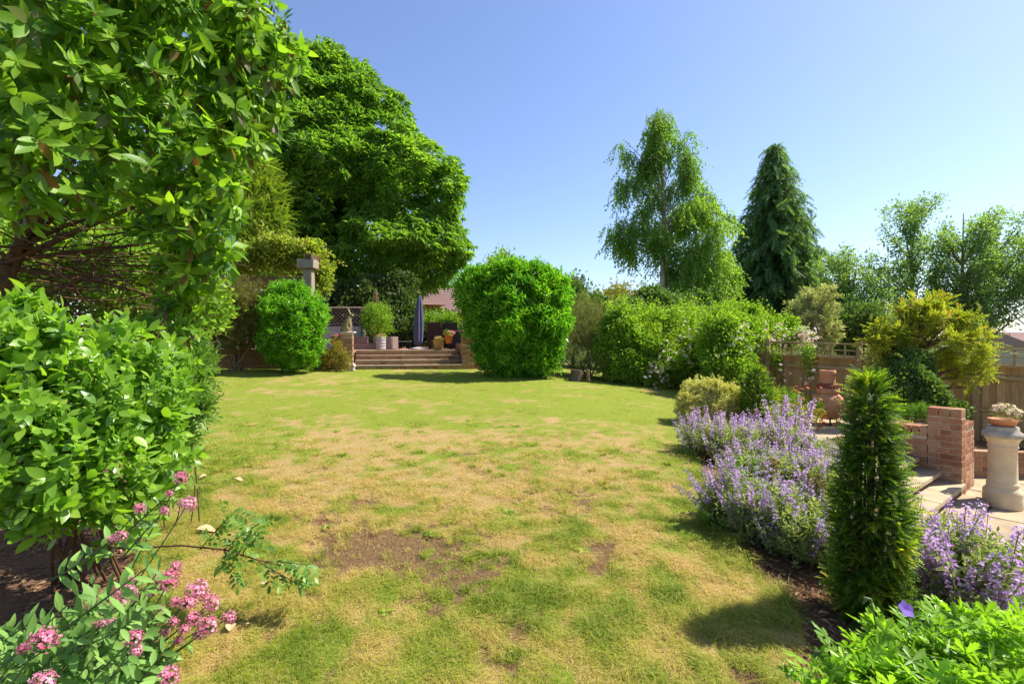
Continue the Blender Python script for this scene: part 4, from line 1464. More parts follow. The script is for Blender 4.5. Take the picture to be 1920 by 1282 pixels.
for q in range(3):
    mb = MB()
    pfl = petal_flower(9, .5, .2, -.05)
    mb.add(pfl[0], pfl[1], np.clip(.7 + pfl[2], 0, 1), 0)
    ellipsoid(mb, (0, 0, .02), (.15, .15, .07), 8, 5, .5, 1)
    d_me.append(mb.mesh('daisy', [M['white_flower'], M['yellow_flower']]))
P, N, _ = lump_points([[.02, 0, .18, .12, .12, .1], [.11, -.03, .14, .09, .09, .08], [-.04, 0, .18, .09, .09, .08]], 130, .15, .1, .8)
for p, nn in zip(P, N):
    if nn[2] < -.1: continue
    o = link('daisy', random.choice(d_me), db, None, p)
    o.rotation_mode = 'QUATERNION'; o.rotation_quaternion = Vector(nn + rng.normal(size=3) * .3 + np.array([.2, 0, .4])).to_track_quat('Z', 'Y'); o.scale = [random.uniform(.028, .042)] * 3

# chimenea: pot bellied clay stove with a hooded mouth to the right
cm = uv_root('chimenea', 'terracotta chimenea with a tall neck and arched fire mouth by the fence', 'chimenea', 1552, 0, 9.0, .07, rz=R(8))
prof = [(0, .10), (.15, .10), (.20, .14), (.255, .24), (.275, .34), (.27, .42), (.235, .50), (.18, .555), (.155, .57)]
mb = MB(); lathe(mb, prof, 40)
# hood round the mouth
hd = []
nA = 14
for i, (dx, sc) in enumerate(((.17, 1.12), (.26, 1.06), (.325, 1.0), (.33, .88), (.22, .84))):
    for j in range(nA + 1):
        a = PI * j / nA
        hd.append([dx, -.12 * sc * math.cos(a), .20 + (.10 * sc * math.sin(a) + .09 * sc * (1 if 0 < j < nA else 0) * 1.0)])
hd = np.array(hd).reshape(5, nA + 1, 3)
ff = [[i * (nA + 1) + j, i * (nA + 1) + j + 1, (i + 1) * (nA + 1) + j + 1, (i + 1) * (nA + 1) + j] for i in range(4) for j in range(nA)]
rotm = np.array(Matrix.Rotation(R(-42), 3, 'Z'))
mb.add(hd.reshape(-1, 3) @ rotm.T, ff, .5, 0, True)
mb.build('belly', M['terracotta'], cm)
mb = MB()
arc = [[.276, -.095 * math.cos(PI * j / 14), .215 + .16 * math.sin(PI * j / 14)] for j in range(15)]
mb.add(np.array(arc) @ rotm.T, [list(range(15))]); mb.build('fire_mouth', M['soot'], cm)
mb = MB(); lathe(mb, [(.155, .555), (.178, .575), (.185, .61), (.19, .655), (.175, .665)], 36); mb.build('shoulder', M['terracotta'], cm)
mb = MB(); lathe(mb, [(.178, .66), (.185, .675), (.165, .70), (.145, .74), (.14, .765)], 36)
for j in range(16):
    a = 2 * PI * j / 16
    ellipsoid(mb, (.165 * math.cos(a), .165 * math.sin(a), .715), (.02, .02, .022), 8, 5)
mb.build('collar', M['terracotta_dark'], cm)
mb = MB(); lathe(mb, [(.128, .755), (.125, .80), (.122, .93), (.135, .94), (.137, .965), (.128, .975), (.133, .99), (.128, 1.0), (.10, 1.0), (.095, .9)], 36); mb.build('neck', M['terracotta'], cm)
mb = MB()
for a in (0, 2.1, 4.2):
    tube(mb, [(.2 * math.cos(a), .2 * math.sin(a), 0), (.16 * math.cos(a), .16 * math.sin(a), .13)], .014, 6)
lathe(mb, [(.15, .10), (.17, .11), (.15, .12)], 20); mb.build('stand', M['soot'], cm)

# log section standing under the back shrubs
lg = uv_root('log', 'grey upright log end under the pale shrub at the lawn edge', 'log', 1081, 0, 12.4, H(1.67, 12.4) - .02)
mb = MB(); tube(mb, [(-.05, 0, 0), (0, 0, .17), (.02, 0, .3)], [.17, .16, .155], 12); mb.build('stump', M['log'], lg)
mb = MB(); tube(mb, [(.3, -.05, 0), (.28, -.05, .32)], [.05, .045], 8); mb.build('post', M['pale_twig'], lg)
# ------------------------------------------------------------------ trees
def wild_shoots(mb, P, N, k, length, variants, size, upw=.9, outw=.6, b0=.55):
    c = np.where(N[:, 2] > -.1)[0]
    if len(c) == 0 or k == 0: return
    for i in rng.choice(c, k):
        d = nrm(N[i] * outw + np.array([0, 0, upw]) + rng.normal(size=3) * .3)
        Lg = length * rng.uniform(.4, 1.2)
        m = max(3, int(Lg / size * 2.2))
        t = np.linspace(.1, 1, m)[:, None]
        droop = np.array([0, 0, -1.]) * .25 * Lg * t ** 2 * rng.random()
        Q = P[i] + d * Lg * t + droop + rng.normal(size=(m, 3)) * size * .12
        A = nrm(d + rng.normal(size=(m, 3)) * .5)
        foliage(mb, Q, A, np.array([0, 0, 1.]) + rng.normal(size=(m, 3)) * .4, size * rng.uniform(.6, 1., m), variants, np.clip(b0 + rng.random(m) * .4, 0, 1), .3)

def tree(name, label, cat, u, Y, zbase, lumps, trunk_r, htop, bark, leafmat, n, variants, size, group=None, up=.3, out=.6, randm=.4, shell=.45, noise_=.22, cull=.6, front=.5, lean=(0, 0), upb=.15, spread=.35, limbs=14, wild=0, wl=.8, wu=.5, upvec=None, skin=None):
    x = (u - 960) / F * Y
    t = thing(name, label, cat, (x, Y, zbase), group)
    base = np.array([x, Y, zbase])
    L = np.asarray(lumps, float)
    top = np.array([x + lean[0], Y + lean[1], htop])
    tp_ = bez(base, top, 0, 9, .02)
    mb = MB()
    tube(mb, tp_, np.linspace(trunk_r, trunk_r * .18, 9), 10)
    for i in rng.choice(len(L), min(limbs, len(L)), replace=False):
        c = L[i, :3]
        dz = c[2] - zbase
        s = np.clip((dz * .62) / max(htop - zbase, .1), .12, .9)
        p0 = tp_[int(round(s * 8))]
        tube(mb, bez(p0, c, .06, 6, .06), np.linspace(trunk_r * (1 - s) * .5 + .02, .012, 6), 6)
    mb.build('trunk', bark, t, None, None).location = -base
    mb = MB()
    P, N, idx = lump_points(L, n, shell, noise_, upb, cull, front)
    A = orient(N, out, up, randm)
    U = N * .6 + np.array([0, 0, .8]) if upvec is None else np.broadcast_to(upvec, N.shape) + N * .3
    lt = rng.random(len(L))
    b = np.clip(lt[idx] * .35 + rng.random(len(P)) * .55 + .05, 0, 1)
    foliage(mb, P, A, U, size * rng.uniform(.7, 1.3, len(P)), variants, b, spread)
    if skin:
        # leaves over the dome of the crown, thrown into uneven boughs
        pl, Yc, ns = skin
        pl = np.asarray(pl, float)
        us = rng.uniform(pl[:, 0].min(), pl[:, 0].max(), ns * 3); vs_ = rng.uniform(pl[:, 1].min(), pl[:, 1].max(), ns * 3)
        k = np.where(in_poly(pl, us, vs_))[0][:ns]
        us, vs_ = us[k], vs_[k]
        e = edge_dist(pl, us, vs_); em = e.max()
        dome = np.sqrt(np.clip(1 - (1 - e / em) ** 2, 0, 1)) * em * Yc / F
        sgn = np.where(rng.random(len(k)) < .72, -1, 1)
        Pw = np.stack([(us - 960) / F * Yc, np.full(len(k), Yc), CH - (vs_ - 641) / F * Yc], -1)
        nz = vnoise(Pw * .45, 13) + .5 * vnoise(Pw * 1.3, 14) - .75
        Pw[:, 1] += sgn * (dome * .8 + nz * 2.8) 
        Ns = nrm(np.stack([(us - pl[:, 0].mean()) / 200, sgn * .9, -(vs_ - pl[:, 1].mean()) / 260 + .35], -1) + rng.normal(size=(len(k), 3)) * .3)
        Pw[:, 0] = (us - 960) / F * Pw[:, 1]; Pw[:, 2] = CH - (vs_ - 641) / F * Pw[:, 1]
        m3 = vnoise(Pw * .8, 15)
        kp = (m3 > .30) & (e > 16 * vnoise(Pw * .9, 16))
        Pw, Ns, nz, k = Pw[kp], Ns[kp], nz[kp], k[kp]
        foliage(mb, Pw, orient(Ns, .8, .2, .3), Ns * .5 + np.array([0, 0, .8]), size * rng.uniform(.7, 1.3, len(k)), variants, np.clip(rng.random(len(k)) * .6 + .5 * nz + .2, 0, 1), spread)
    wild_shoots(mb, P, N, wild, wl, variants, size, wu)
    mb.build('crown', leafmat, t, None, None).location = -base
    NT[label] = mb.ntri()
    return t

# horse chestnut behind the terrace
poly = [(430, 150), (480, 90), (560, 60), (640, 88), (705, 128), (742, 168), (778, 205), (792, 250), (852, 285), (888, 345), (866, 385), (894, 470), (862, 515), (812, 552), (760, 575), (690, 582), (600, 590), (520, 570), (440, 500), (420, 320)]
L = np.concatenate([fill_lumps(poly, 24, 190, 22, 52, .8, .8), px_lumps([(832, 515, 18, 22), (800, 535, 18, 22), (768, 545, 18, 22), (735, 560, 18, 22.5), (700, 570, 20, 22.5), (650, 575, 22, 22.5), (612, 580, 20, 22.5), (865, 480, 20, 22.5), (585, 570, 24, 23), (845, 440, 22, 22.5), (690, 535, 30, 22), (750, 515, 28, 21.5), (800, 490, 24, 21.5), (640, 520, 26, 22), (520, 560, 40, 23)])])
tree('chestnut_tree', 'huge horse chestnut tree with dense bright crown behind the terrace', 'tree', 640, 24, -.4, L, .45, 13, M['bark'], M['chestnut'], 17000, SP_PALM, .44, up=.25, out=.8, randm=.3, limbs=30, upb=.25, shell=.55, cull=.45, front=.6, noise_=.3, skin=(poly, 24, 9500))

# candles of faded blossom on it are left to the leaf colours

# birch with hanging strands
poly = [(1236, 200), (1272, 222), (1302, 262), (1318, 330), (1352, 365), (1340, 400), (1376, 395), (1378, 430), (1350, 450), (1388, 490), (1382, 560), (1345, 590), (1290, 585), (1262, 560), (1240, 520), (1205, 500), (1188, 520), (1165, 480), (1122, 452), (1135, 420), (1160, 400), (1132, 368), (1145, 345), (1172, 330), (1152, 270), (1172, 262), (1200, 300), (1205, 225)]
def birch():
    Y = 32.0
    t = uv_root('birch_tree', 'tall silver birch with drooping strands and pale trunk beyond the fence', 'tree', 1241, 0, Y, -1.2)
    base = np.array(t.location)
    mb = MB()
    top = W(1236, 215, Y)
    tp_ = np.array([base, W(1242, 560, Y), W(1243, 480, Y), W(1245, 400, Y), W(1240, 300, Y), top])
    tube(mb, tp_, [.26, .2, .16, .12, .07, .02], 10)
    tube(mb, [W(1243, 575, Y), W(1258, 545, Y + .5), W(1275, 520, Y + 1), W(1300, 470, Y + 1)], [.13, .11, .08, .03], 8)
    lm = np.concatenate([fill_lumps(poly, Y, 150, 6, 17, .7, 1.0), px_lumps([(1335, 450, 24, 31), (1345, 490, 24, 31), (1335, 535, 26, 31), (1300, 500, 28, 31), (1352, 425, 16, 31), (1300, 545, 30, 31), (1362, 520, 20, 31.5), (1320, 400, 26, 31.5), (1275, 545, 22, 31)])])
    for c in lm[:, :3]:
        s = np.clip((c[2] - base[2]) * .8 / (top[2] - base[2]), .2, .95)
        k = s * 5; i = int(min(k, 4)); p0 = tp_[i] * (1 - (k - i)) + tp_[i + 1] * (k - i)
        tube(mb, bez(p0, c + np.array([0, 0, .5]), .14, 7, .05), np.linspace(.032, .01, 7), 5)
    mb.build('trunk', M['birch_bark'], t).location = -base
    strands = [sprig('strand', leaf(.105, .085, .15, .1, 0), g0, .5) for _ in range(8)]
    n = 5600
    P, N, idx = lump_points(lm, n, .9, .5, .1, .05)
    A = nrm(N * np.array([.35, .35, 0]) + np.array([0, 0, -1.]) + rng.normal(size=N.shape) * .22)
    b = np.clip(rng.random(len(lm))[idx] * .4 + rng.random(len(P)) * .5 + .25 * sstep(1290, 1370, P[:, 0] / P[:, 1] * F + 960), 0, 1)
    mb = MB()
    foliage(mb, P + np.array([0, 0, .25]), A, N + .01, rng.uniform(.7, 1.7, len(P)), strands, b, .35)
    mb.build('crown', M['birch'], t).location = -base
    NT['birch'] = mb.ntri()
birch()

# spruce with tiers of sagging boughs
def spruce():
    Y = 38.0
    t = uv_root('spruce_tree', 'dark spruce with sagging tiered boughs right of the birch', 'tree', 1456, 0, Y, -1.4)
    base = np.array(t.location)
    top = W(1452, 272, Y)
    mb = MB(); tube(mb, [base, base * .5 + top * .5, top], [.34, .2, .02], 10); mb.build('trunk', M['bark'], t).location = -base
    P, A, S, B = [], [], [], []
    zt, zb = top[2], W(0, 600, Y)[2]
    lv = 27
    for i in range(lv):
        s = (i + .3) / lv
        z = zt - (zt - zb) * s
        rad = 4.75 * (.07 + .93 * s ** .8)
        cx = base[0] + (top[0] - base[0]) * (1 - s)
        nb = int(9 + 12 * s)
        ph = rng.uniform(0, 6.28)
        for k in range(nb):
            a = ph + 2 * PI * k / nb + rng.normal() * .12
            r = rad * rng.uniform(.72, 1.14)
            m = max(4, int(r * 5.2))
            tt = np.linspace(.25, 1, m)
            for q in tt:
                p = np.array([cx + math.cos(a) * r * q, Y + math.sin(a) * r * q, z + .12 * r * q - .5 * r * q * q + .14 * r * max(0, q - .8) * 2])
                for w in range(2):
                    P.append(p + rng.normal(size=3) * .09)
                    A.append(np.array([math.cos(a) * .45, math.sin(a) * .45, -.75]) + rng.normal(size=3) * .35)
                    S.append(rng.uniform(.5, 1.0)); B.append(.15 + .5 * q * rng.random())
    P, A = np.array(P), nrm(np.array(A))
    mb = MB()
    nd = [needle_spray(g0, 7, .3, .14) for _ in range(5)]
    foliage(mb, P, A, np.array([0, 0, 1.]) + rng.normal(size=P.shape) * .6, np.array(S), nd, np.array(B), .25)
    mb.build('crown', M['spruce'], t).location = -base
    NT['spruce'] = mb.ntri()
spruce()

# poplars at the right
def poplar(poly, u, Y, label, n, lumps, mat, size=.4, base=-1.6, tr=.16, top=None, grp='loose crowned trees beyond the fence', var=SP_CLUSTER, rmin=7, rmax=19, bark='grey_bark', name='poplar_tree', jit=.25, depth=2.2):
    """an open crown: leaf clusters strung along ascending branches that end all through the outline"""
    poly = np.asarray(poly, float)
    lo, hi = poly.min(0), poly.max(0)
    x = (u - 960) / F * Y
    zt = W(0, lo[1] + 25, Y)[2]
    t = thing(name, label, 'tree', (x, Y, base), grp)
    b0 = np.array([x, Y, base])
    tp_ = bez(b0, np.array([W(u * .7 + .3 * poly[:, 0].mean(), 0, Y)[0], Y, zt]), 0, 12, .02)
    mb = MB()
    tube(mb, tp_, np.linspace(tr, .02, 12), 8)
    P, A = [], []
    nb = lumps
    us = rng.uniform(lo[0], hi[0], 4000); vs_ = rng.uniform(lo[1], hi[1], 4000)
    k = np.where(in_poly(poly, us, vs_))[0][:nb]
    per = max(6, int(n / nb))
    for i in k:
        e = W(us[i], vs_[i], Y); e[1] += rng.uniform(-1, 1) * depth
        hgt = np.hypot(e[0] - x, e[1] - Y) * rng.uniform(.5, 1.0) + .6
        z0 = np.clip(e[2] - hgt, base + (zt - base) * .2, zt)
        q = int(np.clip((z0 - base) / (zt - base) * 11, 1, 11))
        br = bez(tp_[q], e, -.06, 8, .05)
        tube(mb, br, np.linspace(.05, .01, 8), 4, cap=False)
        tt = 1 - rng.random(per) ** 1.6 * .5
        fi = tt * 7
        ii = np.minimum(fi.astype(int), 6)
        pos = br[ii] * (1 - (fi - ii))[:, None] + br[ii + 1] * (fi - ii)[:, None]
        P.append(pos + rng.normal(size=(per, 3)) * jit * (1.25 - tt)[:, None] * np.array([1, 1, .8]) * 1.4)
        d = nrm(br[-1] - br[-3])
        A.append(nrm(d * .5 + rng.normal(size=(per, 3)) * .6 + np.array([0, 0, .3])))
    mb.build('trunk', M[bark], t).location = -b0
    P, A = np.concatenate(P), np.concatenate(A)
    mb = MB()
    foliage(mb, P, A, rng.normal(size=P.shape) * .6 + np.array([0, 0, .8]), size * rng.uniform(.7, 1.3, len(P)), var, rng.random(len(P)) * .8 + .1, .4)
    mb.build('crown', M[mat], t).location = -b0
    NT[label] = mb.ntri()
    return t
poplar([(1652, 390), (1690, 380), (1722, 372), (1742, 400), (1738, 440), (1760, 455), (1750, 520), (1760, 600), (1700, 640), (1640, 600), (1618, 540), (1622, 470), (1660, 450)], 1712, 30, 'loose airy poplar tree left of the broad one beyond the fence', 1800, 75, 'poplar')
poplar([(1762, 440), (1800, 400), (1815, 375), (1830, 400), (1868, 388), (1884, 400), (1878, 430), (1925, 440), (1940, 520), (1920, 560), (1890, 590), (1880, 620), (1830, 590), (1790, 640), (1760, 600), (1742, 520)], 1790, 28, 'broad airy poplar tree rising behind the golden tree', 2900, 120, 'poplar')
poplar([(1885, 430), (1960, 410), (2060, 430), (2080, 560), (1960, 585), (1890, 545)], 1985, 27, 'airy poplar tree whose branches enter at the right edge', 1400, 70, 'poplar')
poplar([(1550, 520), (1562, 478), (1580, 462), (1592, 490), (1620, 480), (1640, 530), (1650, 610), (1640, 655), (1560, 655), (1548, 600)], 1592, 29, 'darker rounded tree between the spruce and the poplars', 1900, 80, 'poplar', .4)
poplar([(1478, 640), (1486, 590), (1500, 560), (1516, 530), (1530, 560), (1540, 540), (1552, 580), (1562, 640)], 1520, 22, 'silvery upright tree standing before the spruce', 1900, 70, 'silver', .3, -.6, .07, grp=None, var=SP_SHOOT0, rmin=9, rmax=18, name='silver_tree', depth=1.0)
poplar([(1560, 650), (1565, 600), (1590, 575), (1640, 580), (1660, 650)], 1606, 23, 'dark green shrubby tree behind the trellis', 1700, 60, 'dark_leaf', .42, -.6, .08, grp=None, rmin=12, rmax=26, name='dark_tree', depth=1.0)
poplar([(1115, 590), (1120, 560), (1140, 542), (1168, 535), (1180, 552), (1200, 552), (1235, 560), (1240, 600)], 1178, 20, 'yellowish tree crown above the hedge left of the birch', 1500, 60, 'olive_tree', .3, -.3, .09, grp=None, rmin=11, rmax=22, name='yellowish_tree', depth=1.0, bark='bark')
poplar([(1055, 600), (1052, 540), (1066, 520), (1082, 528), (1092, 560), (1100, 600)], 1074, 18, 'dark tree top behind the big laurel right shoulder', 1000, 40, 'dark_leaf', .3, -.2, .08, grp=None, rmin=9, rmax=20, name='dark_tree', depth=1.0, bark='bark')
poplar([(915, 520), (918, 490), (935, 476), (950, 478), (968, 500), (975, 530)], 943, 17, 'small tree top peeping over the big laurel', 700, 40, 'climber', .24, 1.0, .06, grp=None, rmin=10, rmax=20, name='small_tree', depth=1.0, bark='bark')
poplar([(1330, 600), (1325, 540), (1345, 500), (1375, 520), (1400, 600), (1390, 640), (1340, 640)], 1362, 40, 'very dark tree in the gap between birch and spruce', 1600, 60, 'spruce', .6, -1.5, .15, grp=None, rmin=12, rmax=24, name='dark_tree', depth=1.0, bark='bark')

# golden conifer at the left behind the pergola
def gold():
    t = uv_root('golden_conifer', 'yellow green conifer showing between the left shrub and the chestnut', 'tree', 470, 0, 17.5, 1.3)
    base = np.array(t.location)
    mb = MB(); tube(mb, [base, base + np.array([0, 0, 6.5])], [.16, .02], 8); mb.build('trunk', M['bark'], t).location = -base
    lm = px_lumps([(470, 330, 60, 17.5), (480, 400, 75, 17.5), (470, 470, 80, 17.5), (430, 430, 70, 17.5), (500, 360, 40, 17.3), (515, 430, 40, 17.3), (420, 350, 60, 17.6)])
    P, N, _ = lump_points(lm, 4200, .5, .25, .2, .55, .6)
    mb = MB(); foliage(mb, P, orient(N, .9, .15, .35), np.array([0, 0, 1.]) + N * .4, rng.uniform(.25, .45, len(P)), SP_NEEDLE); mb.build('crown', M['conifer_gold'], t).location = -base
gold()

# ------------------------------------------------------------------ shrubs and hedges
def shrub(name, label, cat, u, Y, lumps, mat, n, variants, size, zb=None, group=None, up=.5, out=.7, rnd_=.35, shell=.35, noise_=.2, cull=.7, front=.6, stems=8, stem_mat='bark', kind='stuff', fl=None, spread=.4, fname='foliage', sr=.02, upb=.1, rough=4, wild=0, wl=.4, wu=.9):
    x = (u - 960) / F * Y
    zb = H(x, Y) - .03 if zb is None else zb
    t = thing(name, label, cat, (x, Y, zb), group)
    base = np.array([x, Y, zb])
    L = np.asarray(lumps, float)
    if rough:
        E_ = []
        for l in L:
            for q in range(rough):
                d = nrm(rng.normal(size=3) + np.array([0, -.4, .35]))
                k = rng.uniform(.22, .40)
                E_.append([*(l[:3] + d * l[3:] * rng.uniform(.8, 1.05)), *(l[3:] * k)])
        L = np.concatenate([L, E_])
    if stems:
        mb = MB()
        for i in range(stems):
            c = L[i % len(L)]
            tg = c[:3] + rng.normal(size=3) * c[3:] * .3
            b0 = base + np.array([rng.normal() * .12, rng.normal() * .08, 0])
            tube(mb, bez(b0, tg, .0, 7, .1), np.linspace(sr, sr * .3, 7), 5)
        mb.build('stem', M[stem_mat], t).location = -base
    mb = MB()
    P, N, idx = lump_points(L, n, shell, noise_, upb, cull, front)
    ok = P[:, 2] > zb - .02
    P, N, idx = P[ok], N[ok], idx[ok]
    lt = rng.random(len(L))
    b = np.clip(lt[idx] * .3 + rng.random(len(P)) * .6 + .05, 0, 1)
    foliage(mb, P, orient(N, out, up, rnd_), N * .7 + np.array([0, 0, .7]), size * rng.uniform(.7, 1.3, len(P)), variants, b, spread)
    wild_shoots(mb, P, N, wild, wl, variants, size, wu)
    mb.build(fname, M[mat], t, kind).location = -base
    NT[label] = mb.ntri()
    if fl:
        mb = MB()
        fn, fm, fs, zones = fl
        for zu, zv, zr, zn in zones:
            zn = int(zn * 1.8)
            # flowers sit on the outermost leaves near this spot
            d = np.hypot(P[:, 0] / P[:, 1] * F + 960 - zu, 641 - (P[:, 2] - CH) / P[:, 1] * F - zv)
            cand = np.where((d < zr) & (N[:, 1] < .25))[0]
            if len(cand) == 0: continue
            k = rng.choice(cand, zn)
            flower_set(mb, P[k] + N[k] * .13 + rng.normal(size=(zn, 3)) * .07 + np.array([0, -.13, .03]), N[k] + np.array([0, -.5, .5]), fs)
        if mb.n:
            mb.build('blossom', M[fm], t, 'stuff').location = -base
    return t

# the big clipped laurel in the middle
SQ = lambda sp, cx, cy, k: [(cx + (q[0] - cx) * k, cy + (q[1] - cy) * (k + .03), q[2] * k, *q[3:]) for q in sp]
lm = px_lumps([(908, 560, 44, 12.8), (960, 550, 46, 12.65), (1015, 560, 44, 12.8), (890, 548, 30, 12.8), (1030, 550, 32, 12.8), (925, 540, 32, 12.65), (995, 538, 32, 12.65), (917, 610, 40, 12.65), (960, 605, 60, 12.65), (1018, 612, 42, 12.65), (928, 655, 32, 12.65), (950, 660, 42, 12.65), (1000, 660, 42, 12.65), (948, 680, 24, 12.65), (985, 684, 24, 12.65), (1035, 600, 26, 12.65), (975, 530, 26, 12.65), (950, 528, 24, 12.65), (1005, 528, 22, 12.75), (1045, 570, 18, 12.8), (890, 574, 22, 12.8), (960, 530, 26, 12.65)])
shrub('laurel_bush', 'big rounded clipped laurel bush at the back of the lawn', 'bush', 965, 12.6, lm, 'laurel', 9500, SP_SHOOT0, .30, up=.45, shell=.4, noise_=.22, stems=10, cull=.75, wild=170, wl=.26, front=.85, upb=0)
# laurel left of the steps
lm = px_lumps(SQ([(540, 590, 48, 12.9), (570, 620, 45, 12.7), (540, 640, 46, 12.7), (565, 655, 38, 12.6), (525, 600, 36, 13), (590, 590, 24, 13), (520, 645, 30, 12.9), (535, 560, 26, 13.1), (560, 568, 26, 13.0)], 552, 622, .95))
shrub('laurel_bush', 'bright laurel bush hiding the retaining wall left of the steps', 'bush', 540, 12.7, lm, 'laurel', 4600, SP_SHOOT0, .24, up=.6, noise_=.24, stems=8, wild=100, wl=.22)
lm = px_lumps([(440, 585, 46, 13.0), (470, 570, 40, 13.1), (480, 620, 30, 12.9), (420, 640, 26, 12.9), (415, 610, 38, 13), (455, 620, 40, 12.9), (485, 590, 30, 13), (400, 590, 30, 13.1), (425, 560, 26, 13.2)])
shrub('bare_stemmed_shrub', 'leggy shrub with brown bare stems at the left back of the lawn', 'shrub', 445, 12.95, lm, 'brown_shrub', 4300, SP_FINE, .25, up=.5, out=.6, rnd_=.6, noise_=.35, stems=26, stem_mat='pale_twig', sr=.028, cull=.4, shell=.7)
lm = px_lumps([(630, 664, 13, 13.2), (618, 678, 13, 13.2), (642, 684, 12, 13.1), (634, 650, 9, 13.25), (650, 672, 9, 13.1)])
shrub('yellow_shrub', 'small yellow leaved shrub in front of the hare pier', 'shrub', 632, 13.15, lm, 'yellow_shrub', 260, SP_CLUSTER, .13, noise_=.35, cull=.3, shell=.8, stems=8, stem_mat='pale_twig', sr=.01)
for i, (u, lab) in enumerate(((656, 'pale bulbous ornament at the foot of the hare pier, left one'), (663, 'pale bulbous ornament at the foot of the hare pier, right one'))):
    t = uv_root('stone_ornament', lab, 'ornament', u, 0, 13.15, H(-4.4, 13.15), 'pale ornaments at the pier foot')
    mb = MB(); lathe(mb, [(0, 0), (.05, 0), (.045, .04), (.02, .06), (.05, .11), (.055, .15), (.03, .2), (0, .215)], 14); mb.build('body', M['white_stone'], t)

# dark hedge and ivy behind the terrace
lm = px_lumps([(600, 600, 45, 19.5), (650, 590, 45, 19.8), (690, 575, 50, 20), (735, 600, 48, 19.6), (740, 560, 40, 20.2), (775, 612, 34, 19.6), (820, 622, 30, 19.5), (850, 630, 30, 19.2), (700, 620, 40, 19.4), (800, 630, 30, 19.2), (760, 630, 30, 19.2)])
shrub('ivy_hedge', 'dark ivy covered hedge across the back of the terrace', 'hedge', 730, 19.5, lm, 'ivy', 5000, SP_BROAD, .26, ZT, noise_=.22, stems=4)
lm = px_lumps([(812, 602, 14, 18.5), (838, 604, 16, 18.3), (795, 606, 13, 18.4), (850, 606, 12, 18.1)])
shrub('arching_shrub', 'pale leafed arching shrub between parasol and big laurel', 'shrub', 822, 18.3, lm, 'climber', 420, SP_CLUSTER, .2, ZT, noise_=.4, cull=.2, shell=.9, stems=10, stem_mat='pale_twig', sr=.012)
# vine on the pergola
lm = px_lumps([(470, 488, 36, 15.2, 20), (520, 474, 40, 15.3, 22), (555, 478, 26, 15.3, 18), (602, 508, 14, 15.0, 28), (585, 474, 20, 15.2, 14), (440, 498, 26, 15.2, 20), (609, 535, 8, 14.9, 18), (535, 498, 22, 15.4, 14)])
shrub('grape_vine', 'yellow green grape vine sprawling over the pergola', 'vine', 596, 14.65, lm, 'vine', 1500, SP_BROAD, .22, ZT, noise_=.35, cull=.3, shell=.8, stems=5, sr=.018, wild=40, wl=.4, wu=.1, rough=2)

# mixed border along the right fence
lm = px_lumps([(1075, 600, 40, 14.2), (1060, 640, 38, 13.8), (1110, 620, 42, 14), (1135, 600, 30, 14.5), (1095, 660, 34, 13.6), (1150, 640, 34, 14), (1065, 580, 24, 14.4), (1062, 676, 24, 13.3), (1098, 688, 24, 13.0), (1135, 685, 26, 13.1), (1050, 650, 26, 13.5)])
shrub('grey_shrub', 'grey green fine leaved shrub right of the big laurel', 'shrub', 1100, 13.9, lm, 'grey_shrub', 4600, SP_FINE, .2, noise_=.34, cull=.5, shell=.6, stems=22, stem_mat='pale_twig', sr=.02, up=.6, wild=120, wl=.5)
lm = px_lumps([(1165, 620, 34, 13.4), (1180, 655, 36, 13.1), (1145, 665, 30, 13.2), (1205, 640, 30, 13.4), (1160, 690, 24, 12.9), (1190, 690, 26, 12.8), (1200, 610, 24, 13.7)])
shrub('leafy_shrub', 'fresh green leafy shrub left of the white flowering climber', 'shrub', 1175, 13.1, lm, 'climber', 4200, SP_BROAD, .16, noise_=.32, cull=.6, stems=8, wild=120, wl=.45)
lm = px_lumps([(1240, 635, 40, 13.6), (1225, 680, 38, 13.0), (1270, 665, 38, 13.2), (1290, 630, 40, 13.9), (1260, 700, 28, 12.7), (1320, 660, 38, 13.4), (1225, 710, 18, 12.6), (1310, 700, 26, 12.9), (1265, 610, 26, 14.1)])
shrub('flowering_climber', 'large green climbing rose with sprays of small white flowers, beside the lawn', 'climber', 1265, 12.9, lm, 'climber', 5600, SP_CLUSTER, .18, noise_=.36, cull=.6, stems=10, wild=220, wl=.6, wu=.7,
      fl=(0, 'white_flower', .085, [(1280, 645, 22, 34), (1300, 640, 18, 22), (1240, 690, 16, 24), (1285, 680, 14, 14), (1225, 712, 18, 34), (1215, 700, 12, 16), (1255, 655, 16, 20), (1345, 655, 22, 34), (1320, 620, 22, 22), (1270, 625, 14, 14), (1232, 668, 8, 8)]))
lm = px_lumps([(1345, 641, 36, 11.61), (1385, 631, 30, 12.08), (1365, 655, 34, 11.45), (1400, 640, 26, 12.08), (1435, 638, 19, 12.48), (1350, 601, 20, 12.24), (1400, 596, 17, 12.56), (1470, 644, 13, 12.48), (1350, 695, 28, 11.13), (1430, 611, 12, 12.64), (1500, 636, 10, 12.24, 10), (1375, 584, 12, 12.64), (1390, 690, 20, 11.61), (1450, 616, 11, 12.88), (1480, 612, 9, 12.88)])
shrub('flowering_climber', 'yellow green climber tumbling over the fence with pale pink white flowers', 'climber', 1395, 11.9, lm, 'climber', 6500, SP_CLUSTER, .165, noise_=.4, cull=.5, stems=10, wild=200, wl=.38, wu=.8,
      fl=(0, 'white_flower', .085, [(1390, 640, 24, 30), (1460, 630, 20, 26), (1490, 632, 18, 34), (1515, 632, 16, 34), (1375, 632, 16, 14), (1455, 655, 14, 18), (1340, 668, 14, 12), (1505, 655, 14, 22), (1430, 625, 18, 12)]))
